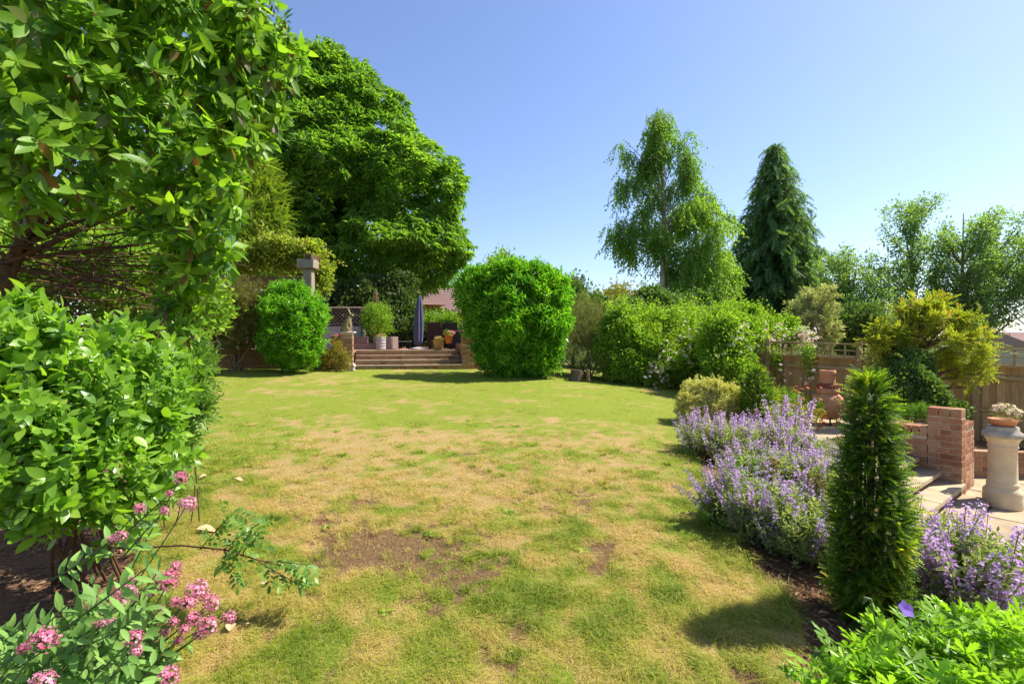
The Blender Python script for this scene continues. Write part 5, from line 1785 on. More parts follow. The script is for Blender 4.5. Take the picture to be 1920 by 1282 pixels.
for us, lab in (((1452, 672), 'trailing strand of climber hanging down the fence boards, nearer the yew cone'), ((1512, 668), 'trailing strand of climber hanging down the fence boards, nearer the chimenea')):
    u, v = us
    Yq = 11.5 if u < 1480 else 11.05
    lm = px_lumps([(u, v - 10, 12, Yq), (u + 2, v + 8, 11, Yq), (u + 5, v + 26, 9, Yq), (u + 8, v + 42, 6, Yq)])
    shrub('climber_strand', lab, 'climber', u, Yq, lm, 'climber', 85, SP_CLUSTER, .12, 0.2, noise_=.3, cull=.1, shell=.9, stems=3, sr=.008,
          fl=(0, 'white_flower', .07, [(u + 6, v + 36, 16, 8)]))
lm = px_lumps([(300, 610, 40, 21), (360, 600, 40, 21), (420, 600, 36, 21), (470, 605, 34, 21), (240, 600, 40, 21)])
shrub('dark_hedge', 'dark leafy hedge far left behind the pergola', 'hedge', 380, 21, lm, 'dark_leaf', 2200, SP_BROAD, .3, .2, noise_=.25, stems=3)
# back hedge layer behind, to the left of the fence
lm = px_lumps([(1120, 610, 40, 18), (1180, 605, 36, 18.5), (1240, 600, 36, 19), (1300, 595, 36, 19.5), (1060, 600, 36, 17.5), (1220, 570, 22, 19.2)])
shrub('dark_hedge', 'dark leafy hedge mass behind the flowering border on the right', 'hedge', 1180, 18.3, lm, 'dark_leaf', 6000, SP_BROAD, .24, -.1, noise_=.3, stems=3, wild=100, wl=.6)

# golden tree in the raised border by the fence
poly = [(1620, 640), (1640, 600), (1665, 590), (1668, 570), (1690, 572), (1712, 562), (1740, 556), (1768, 562), (1790, 578), (1812, 588), (1830, 600), (1862, 622), (1880, 650), (1850, 665), (1876, 700), (1850, 725), (1800, 735), (1770, 715), (1750, 690), (1720, 680), (1690, 700), (1650, 690)]
L = fill_lumps(poly, 8.6, 80, 8, 19, .8, .55)
tree('golden_tree', 'small golden orange leaved tree in front of the fence', 'tree', 1708, 8.6, .3, L, .045, 2.35, M['bark'], M['acer'], 2700, SP_PINN, .135, up=.15, out=.8, randm=.4, shell=.9, noise_=.4, cull=.25, limbs=36, upb=.1, wild=150, wl=.3, wu=.1)
lm = px_lumps([(1700, 720, 30, 8.2), (1730, 745, 32, 8.0), (1680, 745, 24, 8.1), (1690, 690, 24, 8.4), (1760, 765, 18, 7.8), (1720, 690, 22, 8.5), (1790, 772, 12, 7.9)])
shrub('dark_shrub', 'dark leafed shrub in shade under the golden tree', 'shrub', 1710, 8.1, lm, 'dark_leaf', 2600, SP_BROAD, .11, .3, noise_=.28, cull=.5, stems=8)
lm = px_lumps([(1715, 775, 26, 7.2, 12), (1742, 780, 18, 7.0, 9), (1690, 775, 20, 7.4, 12)])
shrub('low_groundcover', 'low feathery green plants spilling along the brick coping', 'plant', 1720, 7.1, lm, 'rose_leaf', 420, SP_FINE, .13, .42, noise_=.3, cull=.3, stems=0)
lm = px_lumps([(1640, 680, 16, 9.2), (1648, 700, 18, 9.0), (1650, 665, 16, 9.2)])
shrub('pale_shrub', 'pale leaved twiggy shrub beside the fence post', 'shrub', 1645, 9.1, lm, 'silver', 260, SP_CLUSTER, .14, .2, noise_=.4, cull=.2, shell=.9, stems=8, sr=.012)
lm = px_lumps([(1470, 748, 22, 9.3, 14), (1500, 758, 18, 9.0, 14), (1450, 745, 16, 9.5, 12), (1530, 770, 14, 8.6, 12)])
shrub('poppy_plant', 'green poppy clump with orange red flowers left of the chimenea', 'plant', 1488, 9.1, lm, 'climber', 420, SP_FINE, .16, noise_=.3, cull=.3, shell=.8, stems=6, sr=.008,
      fl=(0, 'red_flower', .06, [(1492, 745, 9, 7), (1510, 742, 8, 5), (1530, 785, 8, 6), (1537, 780, 6, 5), (1500, 765, 6, 3)]))
lm = px_lumps([(1490, 772, 22, 8.0, 8), (1520, 778, 18, 7.8, 7)])
shrub('yellow_groundcover', 'patch of low yellow leaves before the chimenea', 'plant', 1505, 7.9, lm, 'yellow_shrub', 200, SP_CLUSTER, .09, noise_=.2, stems=0)

# variegated ball, small clipped cone
lm = px_lumps([(1325, 760, 52, 8.2, 40), (1350, 750, 34, 8.2, 30), (1300, 770, 34, 8.1, 34), (1325, 738, 30, 8.2, 22), (1375, 765, 26, 8.1, 28)])
shrub('variegated_bush', 'round cream and green variegated bush at the lawn edge', 'bush', 1328, 8.2, lm, 'variegated', 6500, SP_SHOOT0, .075, up=.5, noise_=.14, stems=6, cull=.8, wild=110, wl=.14)

def cone(name, label, u, Y, zb, prof, n, size, mat, stems, long_tips=0, fresh=0.0, rise=.55):
    x = (u - 960) / F * Y
    t = thing(name, label, 'conifer', (x, Y, zb))
    zs = np.array([p[0] for p in prof]); rs = np.array([p[1] for p in prof])
    mb = MB()
    for i in range(stems):
        a = rng.uniform(0, 6.28); r0 = rng.uniform(0, .03)
        hh = zs[-1] * rng.uniform(.7, .95)
        rr = np.interp(hh, zs, rs) * .4
        tube(mb, bez((r0 * math.cos(a), r0 * math.sin(a), 0), (rr * math.cos(a), rr * math.sin(a), hh), 0, 8, .04), np.linspace(.014, .004, 8), 6)
    mb.build('stem', M['red_bark'], t)
    z = rng.random(n * 3) * zs[-1]
    r = np.interp(z, zs, rs)
    k = rng.random(n * 3) < (r + .02) / (rs.max() + .02)
    z, r = z[k][:n], r[k][:n]
    a = rng.uniform(0, 2 * PI, len(z))
    lump = .55 + .9 * vnoise(np.stack([np.cos(a) * 2.2, np.sin(a) * 2.2, z * 6], -1), 9)
    rad = r * lump * (1 - .5 * rng.random(len(z)) ** 1.6)
    P = np.stack([np.cos(a) * rad, np.sin(a) * rad, z], -1)
    N = np.stack([np.cos(a), np.sin(a), np.zeros(len(z))], -1)
    A = nrm(N * rng.uniform(.5, 1, (len(z), 1)) + np.array([0, 0, rise]) + rng.normal(size=N.shape) * .3)
    A[z > zs[-1] * .93] = nrm(A[z > zs[-1] * .93] + np.array([0, 0, 1.2]))
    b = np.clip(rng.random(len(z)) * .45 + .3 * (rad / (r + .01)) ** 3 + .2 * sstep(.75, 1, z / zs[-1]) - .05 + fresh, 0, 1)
    mb = MB()
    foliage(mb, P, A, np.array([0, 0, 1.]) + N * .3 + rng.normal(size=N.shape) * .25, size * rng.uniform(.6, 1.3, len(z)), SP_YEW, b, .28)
    # branchlets that reach out of the outline
    m = long_tips
    if m:
        z = zs[-1] * (1 - rng.random(m) ** 1.5 * .85)
        a = rng.uniform(0, 2 * PI, m)
        r = np.interp(z, zs, rs) * .9
        P = np.stack([np.cos(a) * r, np.sin(a) * r, z], -1)
        N = np.stack([np.cos(a), np.sin(a), np.full(m, .6)], -1)
        foliage(mb, P, nrm(N + rng.normal(size=N.shape) * .2), np.array([0, 0, 1.]) + rng.normal(size=N.shape) * .2, size * rng.uniform(.7, 1.6, m), SP_YEW, np.clip(rng.random(m) * .5 + .3, 0, 1), .28)
    mb.build('foliage', M[mat], t, 'stuff')
    NT[label] = mb.ntri()
    return t
SP_YEW = [needle_spray(g0, 11, .2, .085) for _ in range(8)]
x = (1635 - 960) / F * 2.75
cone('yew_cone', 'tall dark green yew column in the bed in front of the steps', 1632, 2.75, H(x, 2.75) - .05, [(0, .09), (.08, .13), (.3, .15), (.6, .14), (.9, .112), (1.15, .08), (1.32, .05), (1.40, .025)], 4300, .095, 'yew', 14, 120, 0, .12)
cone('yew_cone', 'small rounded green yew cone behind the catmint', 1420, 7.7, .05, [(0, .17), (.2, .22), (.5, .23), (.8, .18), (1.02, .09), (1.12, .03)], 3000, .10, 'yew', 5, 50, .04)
# ------------------------------------------------------------------ near plants whose single leaves can be told apart
def expand(P, A, U, S, kinds, spread):
    """sprigs -> arrays of single leaves"""
    Rm = frames(A, U)
    k = rng.integers(0, len(kinds), len(P))
    oP, oA, oU, oS, oR = [], [], [], [], []
    base = rng.random(len(P))
    for i, lv in enumerate(kinds):
        m = np.where(k == i)[0]
        for b, ax, up, s, r in lv:
            oP.append(P[m] + S[m][:, None] * (Rm[m] @ b))
            oA.append(Rm[m] @ ax); oU.append(Rm[m] @ up)
            oS.append(S[m] * s); oR.append(np.clip(base[m] * .55 + .25 + .28 * r, .1, 1))
    return np.concatenate(oP), np.concatenate(oA), np.concatenate(oU), np.concatenate(oS), np.concatenate(oR)

def split_leaves(root, P, A, U, S, Rn, lvars, mat, name='leaf', limit=300, cell=13, rest='foliage', low=None):
    """the leaves that show largest become parts, the others one part together"""
    base = np.array(root.location)
    Rm = frames(A, U)
    mid = P + Rm[:, :, 1] * S[:, None] * .5
    u = mid[:, 0] / mid[:, 1] * F + 960; v = 641 - (mid[:, 2] - CH) / mid[:, 1] * F
    inf = (u > 0) & (u < 1920) & (v > 0) & (v < 1282) & (mid[:, 1] > .3)
    key = (u // cell).astype(int) * 1000 + (v // cell).astype(int)
    order = np.lexsort((mid[:, 1], key))
    first = np.ones(len(order), bool); first[1:] = key[order][1:] != key[order][:-1]
    vis = order[first]
    vis = vis[inf[vis]]
    vis = vis[np.argsort(-(S[vis] / mid[vis, 1]))][:limit]
    pick = np.zeros(len(P), bool); pick[vis] = True
    meshes = []
    for q in range(8):
        for lv in lvars:
            meshes.append(MB().add(lv[0], lv[1], (q + .5) / 8, 0, True).mesh(name, mat))
    for i in vis:
        q = int(min(Rn[i] * 8, 7)) * len(lvars) + rng.integers(len(lvars))
        o = bpy.data.objects.new(name, meshes[q])
        COL.objects.link(o)
        o.parent = root
        m = np.eye(4); m[:3, :3] = Rm[i] * S[i]; m[:3, 3] = P[i] - base
        o.matrix_basis = Matrix(m.tolist())
    mb = MB()
    r = ~pick
    kk = rng.integers(0, len(lvars), len(P))
    near = (S / mid[:, 1]) > .033
    for j, lv in enumerate(list(lvars) + list(low or [])):
        m = r & (kk == j % len(lvars)) & (near | (low is None) if j < len(lvars) else ~near)
        if m.any():
            V, f = place(lv[0], lv[1], P[m], Rm[m], S[m])
            mb.add(V, f, np.repeat(Rn[m], len(lv[0])), 0, True)
    if mb.n:
        o = mb.build(rest, mat, root, 'stuff')
        o.location = -base
    NT[root.name + rest] = mb.ntri()

gk = np.random.default_rng(21)
WHORLS = [sprig_leaves('whorl', gk) for _ in range(10)]
SHOOTS = [sprig_leaves('shoot', gk) for _ in range(10)]
BIGLEAF = [leaf(1, .36, .16, .16, 2), leaf(1, .40, .12, .28, 2), leaf(1, .33, .2, .05, 2)]
OVAL = [leaf(1, .50, .12, .18, 2), leaf(1, .46, .16, .28, 2), leaf(1, .52, .1, .05, 2)]

# the arching evergreen that fills the upper left
def big_shrub():
    x, Y = -2.9, 3.5
    zb = H(x, Y) - .05
    t = thing('evergreen_shrub', 'huge arching evergreen shrub with whorled leaves filling the upper left', 'shrub', (x, Y, zb))
    base = np.array([x, Y, zb])
    front = [(60, 110, 120, 2.7), (190, 60, 110, 2.9), (330, 40, 100, 3.2), (450, 70, 90, 3.5), (505, 150, 62, 3.7), (430, 190, 80, 3.5), (310, 170, 95, 3.2), (170, 210, 105, 2.9), (50, 270, 95, 2.7),
             (260, 300, 90, 3.1), (390, 300, 80, 3.4), (455, 280, 50, 3.6), (130, 340, 75, 2.9), (20, 370, 50, 2.7), (340, 390, 66, 3.3), (410, 380, 56, 3.5), (390, 450, 52, 3.5), (350, 500, 50, 3.5), (370, 530, 44, 3.7), (345, 590, 40, 3.7),
             (310, 620, 36, 3.6), (400, 470, 38, 3.6), (510, 60, 50, 3.7), (200, -60, 120, 3.0), (420, -60, 110, 3.5), (40, -80, 120, 2.8), (225, 400, 40, 3.1), (70, 400, 40, 2.9), (160, 400, 36, 3.0), (290, 430, 34, 3.3), (410, 430, 40, 3.6), (372, 565, 36, 3.8), (355, 520, 40, 3.6), (320, 560, 36, 3.6), (325, 640, 34, 3.7), (362, 620, 26, 3.9), (505, 210, 40, 3.7), (530, 100, 34, 3.7)]
    back = [(u - 20, v, r * 1.0, Y_ + .9) for u, v, r, Y_ in front if v < 330 or u > 330]
    back += [(u, v, r * .9, Y_ + 1.9) for u, v, r, Y_ in front if v < 330 and u < 420]
    L = px_lumps(front + back)
    P, N, idx = lump_points(L, 3600, .6, .3, .05, .6, .5)
    P, A, U, S, Rn = expand(P, orient(N, .75, .35, .45), N * .4 + rng.normal(size=N.shape) * .4 + np.array([0, -.2, .8]), .15 * rng.uniform(.7, 1.25, len(P)), WHORLS, .5)
    # a few of last year's leaves hang down brown
    S = S * rng.uniform(.62, 1.15, len(S))
    old = rng.random(len(P)) < .11
    A[old] = nrm(np.array([0, 0, -1.]) + rng.normal(size=(old.sum(), 3)) * .4)
    Rn[old] = rng.random(old.sum()) * .1
    hol = ((P[:, 0] / P[:, 1] * F + 960) < 290) & (np.abs(641 - (P[:, 2] - CH) / P[:, 1] * F - 505) < 66)
    keep = ~(hol & (rng.random(len(P)) < np.where(P[:, 0] / P[:, 1] * F + 960 > 200, .7, .86)))
    split_leaves(t, P[keep], A[keep], U[keep], S[keep], Rn[keep], BIGLEAF, M['big_leaf'], cell=22, low=[leaf(1, .36, .16, .16, 1), leaf(1, .40, .12, .28, 1), leaf(1, .33, .2, .05, 0)])
    # limbs and the tangle of dead twigs seen in the hollow
    root = W(-60, 560, 3.7); root[2] = zb
    tr = MB()
    knee = W(10, 500, 3.8)
    tube(tr, [root, (root + knee) / 2 + np.array([.05, 0, 0]), knee], [.10, .085, .07], 10)
    tr.build('trunk', M['red_bark'], t).location = -base
    for (u, v, Yq, r) in ((190, 405, 3.9, .03), (330, 450, 4.0, .025), (140, 300, 3.4, .03), (400, 330, 4.0, .028), (300, 560, 4.0, .022), (60, 250, 3.3, .035), (420, 180, 4.0, .03), (250, 200, 3.8, .03)):
        b = MB(); tube(b, bez(knee + rng.normal(size=3) * .03, W(u, v, Yq), .05, 9, .05), np.linspace(r, r * .3, 9), 7)
        b.build('branch', M['red_bark'], t).location = -base
    tw = MB()
    for i in range(75):
        p0 = W(rng.uniform(-40, 200), rng.uniform(440, 560), rng.uniform(3.3, 4.3))
        p1 = p0 + np.array([rng.uniform(.2, .9) * (1 if rng.random() < .8 else -1), rng.normal() * .35, rng.normal() * .16])
        tube(tw, bez(p0, p1, rng.normal() * .12, 6, .1), np.linspace(.006, .002, 6) * rng.uniform(.7, 1.8), 4, cap=False)
    for i in range(70):
        p0 = W(rng.uniform(100, 330), rng.uniform(420, 600), rng.uniform(3.3, 4.3))
        p1 = p0 + np.array([rng.normal() * .35, rng.normal() * .3, rng.normal() * .2])
        tube(tw, bez(p0, p1, rng.normal() * .12, 6, .1), np.linspace(.005, .0015, 6) * rng.uniform(.7, 1.5), 4, cap=False)
    tw.build('twigs', M['red_bark'], t, 'stuff').location = -base
big_shrub()

# the lower oval leaved bush before it
def low_bush():
    x, Y = -2.5, 3.0
    zb = H(x, Y) - .04
    t = thing('oval_leaved_bush', 'low broad bush of glossy oval leaves at the left, under the arching shrub', 'bush', (x, Y, zb))
    base = np.array([x, Y, zb])
    L = px_lumps([(40, 680, 85, 2.4), (130, 690, 85, 2.5), (60, 790, 95, 2.3), (170, 790, 90, 2.5), (260, 740, 75, 2.8), (110, 880, 85, 2.3), (210, 880, 72, 2.5), (285, 820, 60, 2.8), (310, 760, 52, 3.0), (320, 700, 50, 3.2), (10, 900, 70, 2.2), (160, 950, 42, 2.5), (250, 935, 44, 2.7), (320, 860, 36, 3.0), (60, 965, 40, 2.2), (120, 985, 30, 2.4), (230, 985, 30, 2.6), (285, 925, 34, 2.8), (300, 890, 34, 2.9), (230, 660, 50, 3.0), (40, 600, 40, 2.6), (-40, 740, 100, 2.4)])
    P, N, _ = lump_points(L, 1250, .6, .25, .1, .6, .65)
    P, A, U, S, Rn = expand(P, orient(N, .6, .55, .45), N * .4 + np.array([0, -.25, .9]) + rng.normal(size=N.shape) * .35, .15 * rng.uniform(.65, 1.2, len(P)), SHOOTS, .5)
    split_leaves(t, P, A, U, S * 1.1, Rn, OVAL, M['low_leaf'], cell=22, low=[leaf(1, .50, .12, .18, 1), leaf(1, .46, .16, .28, 1), leaf(1, .52, .1, .05, 1)])
    mb = MB()
    for i in range(12):
        p1 = L[rng.integers(7), :3] + rng.normal(size=3) * .1
        tube(mb, bez(base + np.array([rng.uniform(-.35, .05), rng.normal() * .06, 0]), p1, 0, 7, .08), np.linspace(.010, .004, 7), 5)
    mb.build('stem', M['red_bark'], t).location = -base
low_bush()

# finer, greyer rose-like foliage at that bush's right shoulder
lm = px_lumps([(355, 720, 34, 3.7), (375, 700, 24, 3.9), (330, 760, 34, 3.5), (360, 770, 26, 3.6), (315, 830, 30, 3.4), (345, 830, 20, 3.5), (375, 750, 18, 3.8), (300, 880, 28, 3.3), (330, 860, 22, 3.4), (290, 930, 22, 3.2), (340, 790, 26, 3.6), (350, 680, 30, 3.9)])
shrub('rose_shrub', 'small leaved rose bush at the right edge of the oval leaved bush', 'shrub', 345, 3.7, lm, 'rose_leaf', 1300, SP_PINN, .12, noise_=.35, cull=.3, shell=.9, stems=6, stem_mat='red_bark', sr=.005, up=.3, wild=30, wl=.25)
# greenery behind the hollow
lm = px_lumps([(60, 470, 90, 8.5), (200, 480, 90, 8.5), (330, 500, 80, 8.8), (120, 580, 90, 8.2), (270, 590, 80, 8.2), (-20, 560, 90, 8.2), (370, 590, 50, 8.8), (0, 420, 80, 9), (300, 430, 60, 9), (100, 500, 80, 7.6), (240, 520, 70, 7.6), (20, 500, 70, 7.6), (170, 430, 60, 8)])
shrub('hazel_bush', 'sunlit green bush seen through the hollow of the arching shrub', 'bush', 170, 8.5, lm, 'climber', 4200, SP_BROAD, .2, noise_=.25, stems=6)

# lavender at the far left
def spike_mesh(name, flower, leafm, seed, L=1., leaves=16, whorls=9, fs=.05, f0=.42, lw=.06, ll=.13):
    g = np.random.default_rng(seed)
    mb = MB()
    bend = g.normal(size=2) * .06
    c = lambda s: np.array([bend[0] * s * s, bend[1] * s * s, s * L])
    tube(mb, [c(s) for s in np.linspace(0, 1, 6)], np.linspace(.008, .004, 6), 3, .3, 0, False)
    lv = leaf(1, .42, .2, .25, 0)
    for i in range(leaves):
        s = g.uniform(.08, .8)
        a = g.uniform(0, 6.28)
        ax = np.array([[math.cos(a), math.sin(a), .45 + g.normal() * .25]])
        V, f = place(lv[0], lv[1], np.array([c(s)]), frames(ax, np.array([[0, 0, 1.]])), ll * g.uniform(.6, 1.2))
        mb.add(V, f, g.random(), 0)
    for i in range(whorls):
        s = f0 + (1 - f0) * (i / (whorls - 1)) ** .9 + g.normal() * .008
        r = fs * (1.1 - .6 * i / whorls)
        for k in range(7):
            a = g.uniform(0, 6.28)
            d = np.array([math.cos(a), math.sin(a), g.uniform(-.1, .7)])
            p = c(s) + d * r * .35 + np.array([0, 0, g.normal() * .012])
            ax = nrm(d + g.normal(size=3) * .25)[None]
            V, f = place(*leaf(1, .75, .35, .3, 0), np.array([p]), frames(ax, np.array([[0, 0, 1.]]) + g.normal(size=(1, 3)) * .4), r * g.uniform(.5, 1.0))
            mb.add(V, f, g.random(), 1)
    return mb.mesh(name, [M[leafm], M[flower]])
CAT = [spike_mesh('flower_stem', 'catmint_flower', 'catmint_leaf', 100 + q, whorls=9 + q % 4, f0=.30 + .04 * (q % 4), fs=.068) for q in range(8)]

CAT_OLD = [spike_mesh('flower_stem', 'catmint_faded', 'catmint_leaf', 130 + q, whorls=6 + q % 4, f0=.42 + .05 * (q % 4), fs=.058) for q in range(6)]
def catmint(u, Y, label, n, sx, sy, hmin, hmax, lean=.35, fol=260, zo=0.0, drift=(0, 0), umin=None):
    x = (u - 960) / F * Y
    zb = H(x, Y) - .03 + zo
    t = thing('catmint', label, 'flowering plant', (x, Y, zb), 'catmint clumps along the bed')
    for i in range(int(n * (1.12 if Y > 4.4 else .95 if Y > 3.3 else .62))):
        a = rng.uniform(0, 6.28); r = math.sqrt(rng.random())
        b = np.array([r * sx * math.cos(a), r * sy * math.sin(a), 0])
        wz = H(x + b[0] * .7, Y + b[1] * .7) - .03 + zo - zb
        d = np.array([b[0] / sx * lean + drift[0], b[1] / sy * lean + drift[1], 1.0]) + rng.normal(size=3) * .16
        o = link('flower_stem', CAT[rng.integers(len(CAT))] if rng.random() > (.62 if 3.3 < Y < 4.4 else .2) else CAT_OLD[rng.integers(len(CAT_OLD))], t, None, (b[0] * .75, b[1] * .75, wz))
        o.rotation_mode = 'QUATERNION'
        o.rotation_quaternion = Vector(d).to_track_quat('Z', 'Y')
        h = rng.uniform(hmin, hmax) * (1 - .25 * r)
        o.scale = (h * 1.0, h * 1.0, h)
    L = [[x + sx * .55 * math.cos(q) * .9, Y + sy * .55 * math.sin(q), zb + hmax * .25, sx * .55, sy * .55, hmax * .28] for q in np.arange(0, 6.28, 1.05)] + [[x, Y, zb + hmax * .28, sx * .7, sy * .7, hmax * .32]]
    P, N, _ = lump_points(L, fol, .7, .25, .3, .4, .4)
    P = P[P[:, 2] > zb]
    N = nrm(P - np.array([x, Y, zb - .1]))
    mb = MB()
    foliage(mb, P, orient(N, .6, .8, .4), N + rng.normal(size=N.shape) * .4, rng.uniform(.09, .17, len(P)), SP_CAT)
    mb.build('foliage', M['catmint_leaf'], t, 'stuff').location = (-x, -Y, -zb)
SP_CAT = [sprig('shoot', leaf(.75, .28, .2, .2, 0), g0, .5, .01) for _ in range(6)]
catmint(1345, 6.1, 'catmint clump beside the variegated bush, nearest the lawn', 70, .48, .45, .5, .72, .4, 600)
catmint(1440, 6.3, 'catmint clump in front of the small yew cone', 80, .46, .45, .48, .70, .35, 560)
catmint(1530, 6.0, 'catmint clump in front of the chimenea', 55, .4, .35, .34, .5, .4, 400)
catmint(1476, 6.9, 'catmint clump behind with the tallest flower spikes', 16, .26, .25, .75, 1.0, .25, 120)
catmint(1440, 4.9, 'catmint clump in the middle of the bed behind the seed heads', 60, .48, .4, .45, .62, .4, 560)
catmint(1530, 4.7, 'catmint clump left behind the tall yew column', 42, .36, .36, .42, .6, .4, 420)
catmint(1410, 3.85, 'catmint clump spilling over the lawn edge with greyish flowers', 80, .34, .32, .45, .68, .45, 640, drift=(-.08, -.1))
catmint(1500, 3.5, 'catmint clump directly left of the tall yew column', 75, .30, .3, .42, .62, .42, 560, drift=(-.1, -.12))
catmint(1765, 3.0, 'catmint clump directly right of the tall yew column', 72, .26, .26, .50, .80, .75, 260, drift=(.25, -.1))
catmint(1850, 2.75, 'catmint clump leaning over the patio slabs', 76, .28, .24, .50, .80, .8, 260, drift=(.45, -.05))
catmint(1930, 2.6, 'catmint clump cut by the right edge of the picture', 60, .24, .22, .44, .66, .65, 200, drift=(.35, 0))
catmint(372, 12.2, 'small lavender blue catmint at the far left end of the lawn', 26, .35, .25, .4, .55, .4, 60)

# plants between the catmint
lm = px_lumps([(1345, 950, 26, 4.1, 20), (1365, 930, 24, 4.2, 20), (1340, 980, 24, 3.9, 22), (1375, 905, 22, 4.4, 18), (1400, 880, 22, 4.7, 18)])
shrub('leafy_perennial', 'fresh green leafy perennial at the lawn edge below the catmint', 'plant', 1358, 4.1, lm, 'climber', 300, SP_SHOOT1, .1, noise_=.3, cull=.4, shell=.7, stems=0)
def allium(u, v, Y, r, label):
    x = (u - 960) / F * Y
    zb = H(x, Y)
    c = W(u, v, Y)
    t = thing('seed_head', label, 'seed head', (x, Y, zb), 'globe seed heads')
    mb = MB(); tube(mb, bez((0, 0, 0), (c[0] - x, 0, c[2] - zb), 0, 6, .02), .005, 5); mb.build('stem', M['stem'], t)
    mb = MB()
    d = nrm(rng.normal(size=(90, 3)))
    for q in d:
        p = np.array([c[0] - x, 0, c[2] - zb])
        tube(mb, [p, p + q * r], .0014, 3, cap=False)
        ellipsoid(mb, p + q * r, (.006, .006, .006), 5, 4)
    mb.build('globe', M['seed_head'], t)
allium(1449, 872, 4.0, .06, 'dry globe seed head standing on a stalk in the catmint, left one')
allium(1532, 905, 3.7, .065, 'dry globe seed head standing in the catmint beside the yew, right one')
allium(1440, 820, 5.0, .05, 'dry globe seed head farther back among the catmint')

# cranesbill in the lower right corner
def lobed_leaf():
    pts = []
    lobes = 5
    cc = np.array([0, .42])
    out = [np.array([0., .0])]
    for i in range(lobes):
        a = -PI / 2 - 2.15 + PI + (4.3 * i / (lobes - 1)) - PI / 2 + PI / 2
        a = PI / 2 + 2.05 - 4.1 * i / (lobes - 1)
        l = [.40, .52, .58, .52, .40][i]
        for da, k in ((.44, .20), (.30, .50), (.33, .72), (.18, .70), (.15, .90), (.06, .86), (0, 1.0), (-.06, .86), (-.15, .90), (-.18, .70), (-.33, .72), (-.30, .50), (-.44, .20)):
            out.append(cc + l * k * np.array([math.cos(a + da), math.sin(a + da)]))
    out = np.array(out)
    n = len(out)
    V = np.concatenate([[np.array([cc[0], cc[1], -.03])], np.c_[out, .10 * np.hypot(out[:, 0], out[:, 1] - .42) ** 1.5 - .12 * np.maximum(0, np.hypot(out[:, 0], out[:, 1] - .42) - .3)]])
    f = [[0, 1 + (i + 1) % n, 1 + i] for i in range(n)]
    return V, np.array(f)
LOBED = lobed_leaf()

def geranium():
    x, Y = 1.35, 1.78
    zb = H(x, Y)
    t = thing('cranesbill', 'cranesbill with bright lobed leaves and one violet flower at the lower right corner', 'plant', (x, Y, zb))
    base = np.array([x, Y, zb])
    L = px_lumps([(1640, 1275, 95, 1.75, 60), (1760, 1240, 95, 1.8, 70), (1860, 1230, 90, 1.8, 70), (1550, 1300, 70, 1.7, 50), (1700, 1330, 120, 1.6, 70), (1850, 1330, 120, 1.6, 80), (1660, 1205, 48, 1.95, 36), (1800, 1180, 60, 2.05, 40), (1900, 1170, 50, 2.05, 40), (1960, 1250, 90, 1.8, 80), (1720, 1180, 40, 2.1, 28)])
    P, N, _ = lump_points(L, 900, .9, .25, .6, .35, .3)
    A = nrm(N * .6 + rng.normal(size=N.shape) * .5 + np.array([0, -.25, -.1]))
    U = nrm(N * .5 + np.array([.25, -.15, 1.0]) + rng.normal(size=N.shape) * .3)
    S = rng.uniform(.06, .125, len(P))
    split_leaves(t, P, A, U, S, np.clip(rng.random(len(P)), 0, 1), [LOBED, (LOBED[0] * np.array([1, 1, 2.2]), LOBED[1]), (LOBED[0] * np.array([.9, 1, -1.2]), LOBED[1])], M['geranium_leaf'], cell=16)
    mb = MB()
    for i in range(60):
        p = P[rng.integers(len(P))]
        tube(mb, bez(base + np.array([rng.normal() * .15, rng.normal() * .1, 0]), p, 0, 6, .08), .0028, 4, cap=False)
    # nodding buds
    for (u, v, Yq) in ((1632, 1122, 1.9), (1541, 1222, 1.75)):
        e = W(u, v, Yq)
        tube(mb, [e + np.array([.03, 0, -.16]), e + np.array([.012, 0, -.05]), e + np.array([.0, 0, 0]), e + np.array([-.018, 0, .002]), e + np.array([-.03, 0, -.02])], [.003, .003, .0045, .009, .003], 6)
    mb.build('stem', M['stem'], t).location = -base
    fpos = W(1697, 1142, 1.9)
    mb = MB()
    for i, a in enumerate((.2, 1.4, 2.7, 3.9, 5.2)):
        lv = leaf(.034, .032, .1, .12, 2)
        nv = nrm(np.array([[.1, -.75, .6]]))
        x_ = nrm(np.cross([[0, 0, 1.]], nv)); y_ = np.cross(nv, x_)
        ax = x_ * math.cos(a) + y_ * math.sin(a) + nv * .35
        V, f = place(lv[0], lv[1], fpos[None], frames(ax, nv), 1.0)
        mb.add(V, f, .3 + .12 * i, 0, True)
    mb.build('flower', M['violet_flower'], t).location = -base
    mb = MB(); tube(mb, bez(fpos, base + np.array([.25, .1, .2]), 0, 6, .05), .003, 5); mb.build('flower_stalk', M['stem'], t).location = -base
geranium()

# red valerian at the lower left
HEADS = []
def head_mesh(seed):
    g = np.random.default_rng(seed)
    mb = MB()
    n = 130
    d = nrm(g.normal(size=(n, 3)) + np.array([0, 0, .5]))
    P = d * np.array([1, 1, .72]) * g.uniform(.62, 1.05, n)[:, None]
    nn = nrm(d + g.normal(size=d.shape) * .3)
    up = nrm(g.normal(size=(n, 3))); x = nrm(np.cross(up, nn)); y = np.cross(nn, x)
    V, f = place(PF[0], PF[1], P, np.stack([x, y, nn], -1), .29 * g.uniform(.7, 1.2, n))
    mb.add(V, f, np.clip(g.random(n)[:, None] + .25 * PF[2][None], 0, 1).ravel(), 0)
    for p in P[::2]:
        tube(mb, [np.array([0, 0, -.75]), p * .5 + np.array([0, 0, -.2]), p], .018, 3, .4, 1, False)
    return mb.mesh('flower_head', [M['valerian_flower'], M['valerian_leaf']])
HEADS = [head_mesh(40 + q) for q in range(5)]
NARROW = [leaf(1, .30, .2, .15, 2), leaf(1, .34, .25, .3, 2), leaf(1, .26, .2, -.05, 2)]
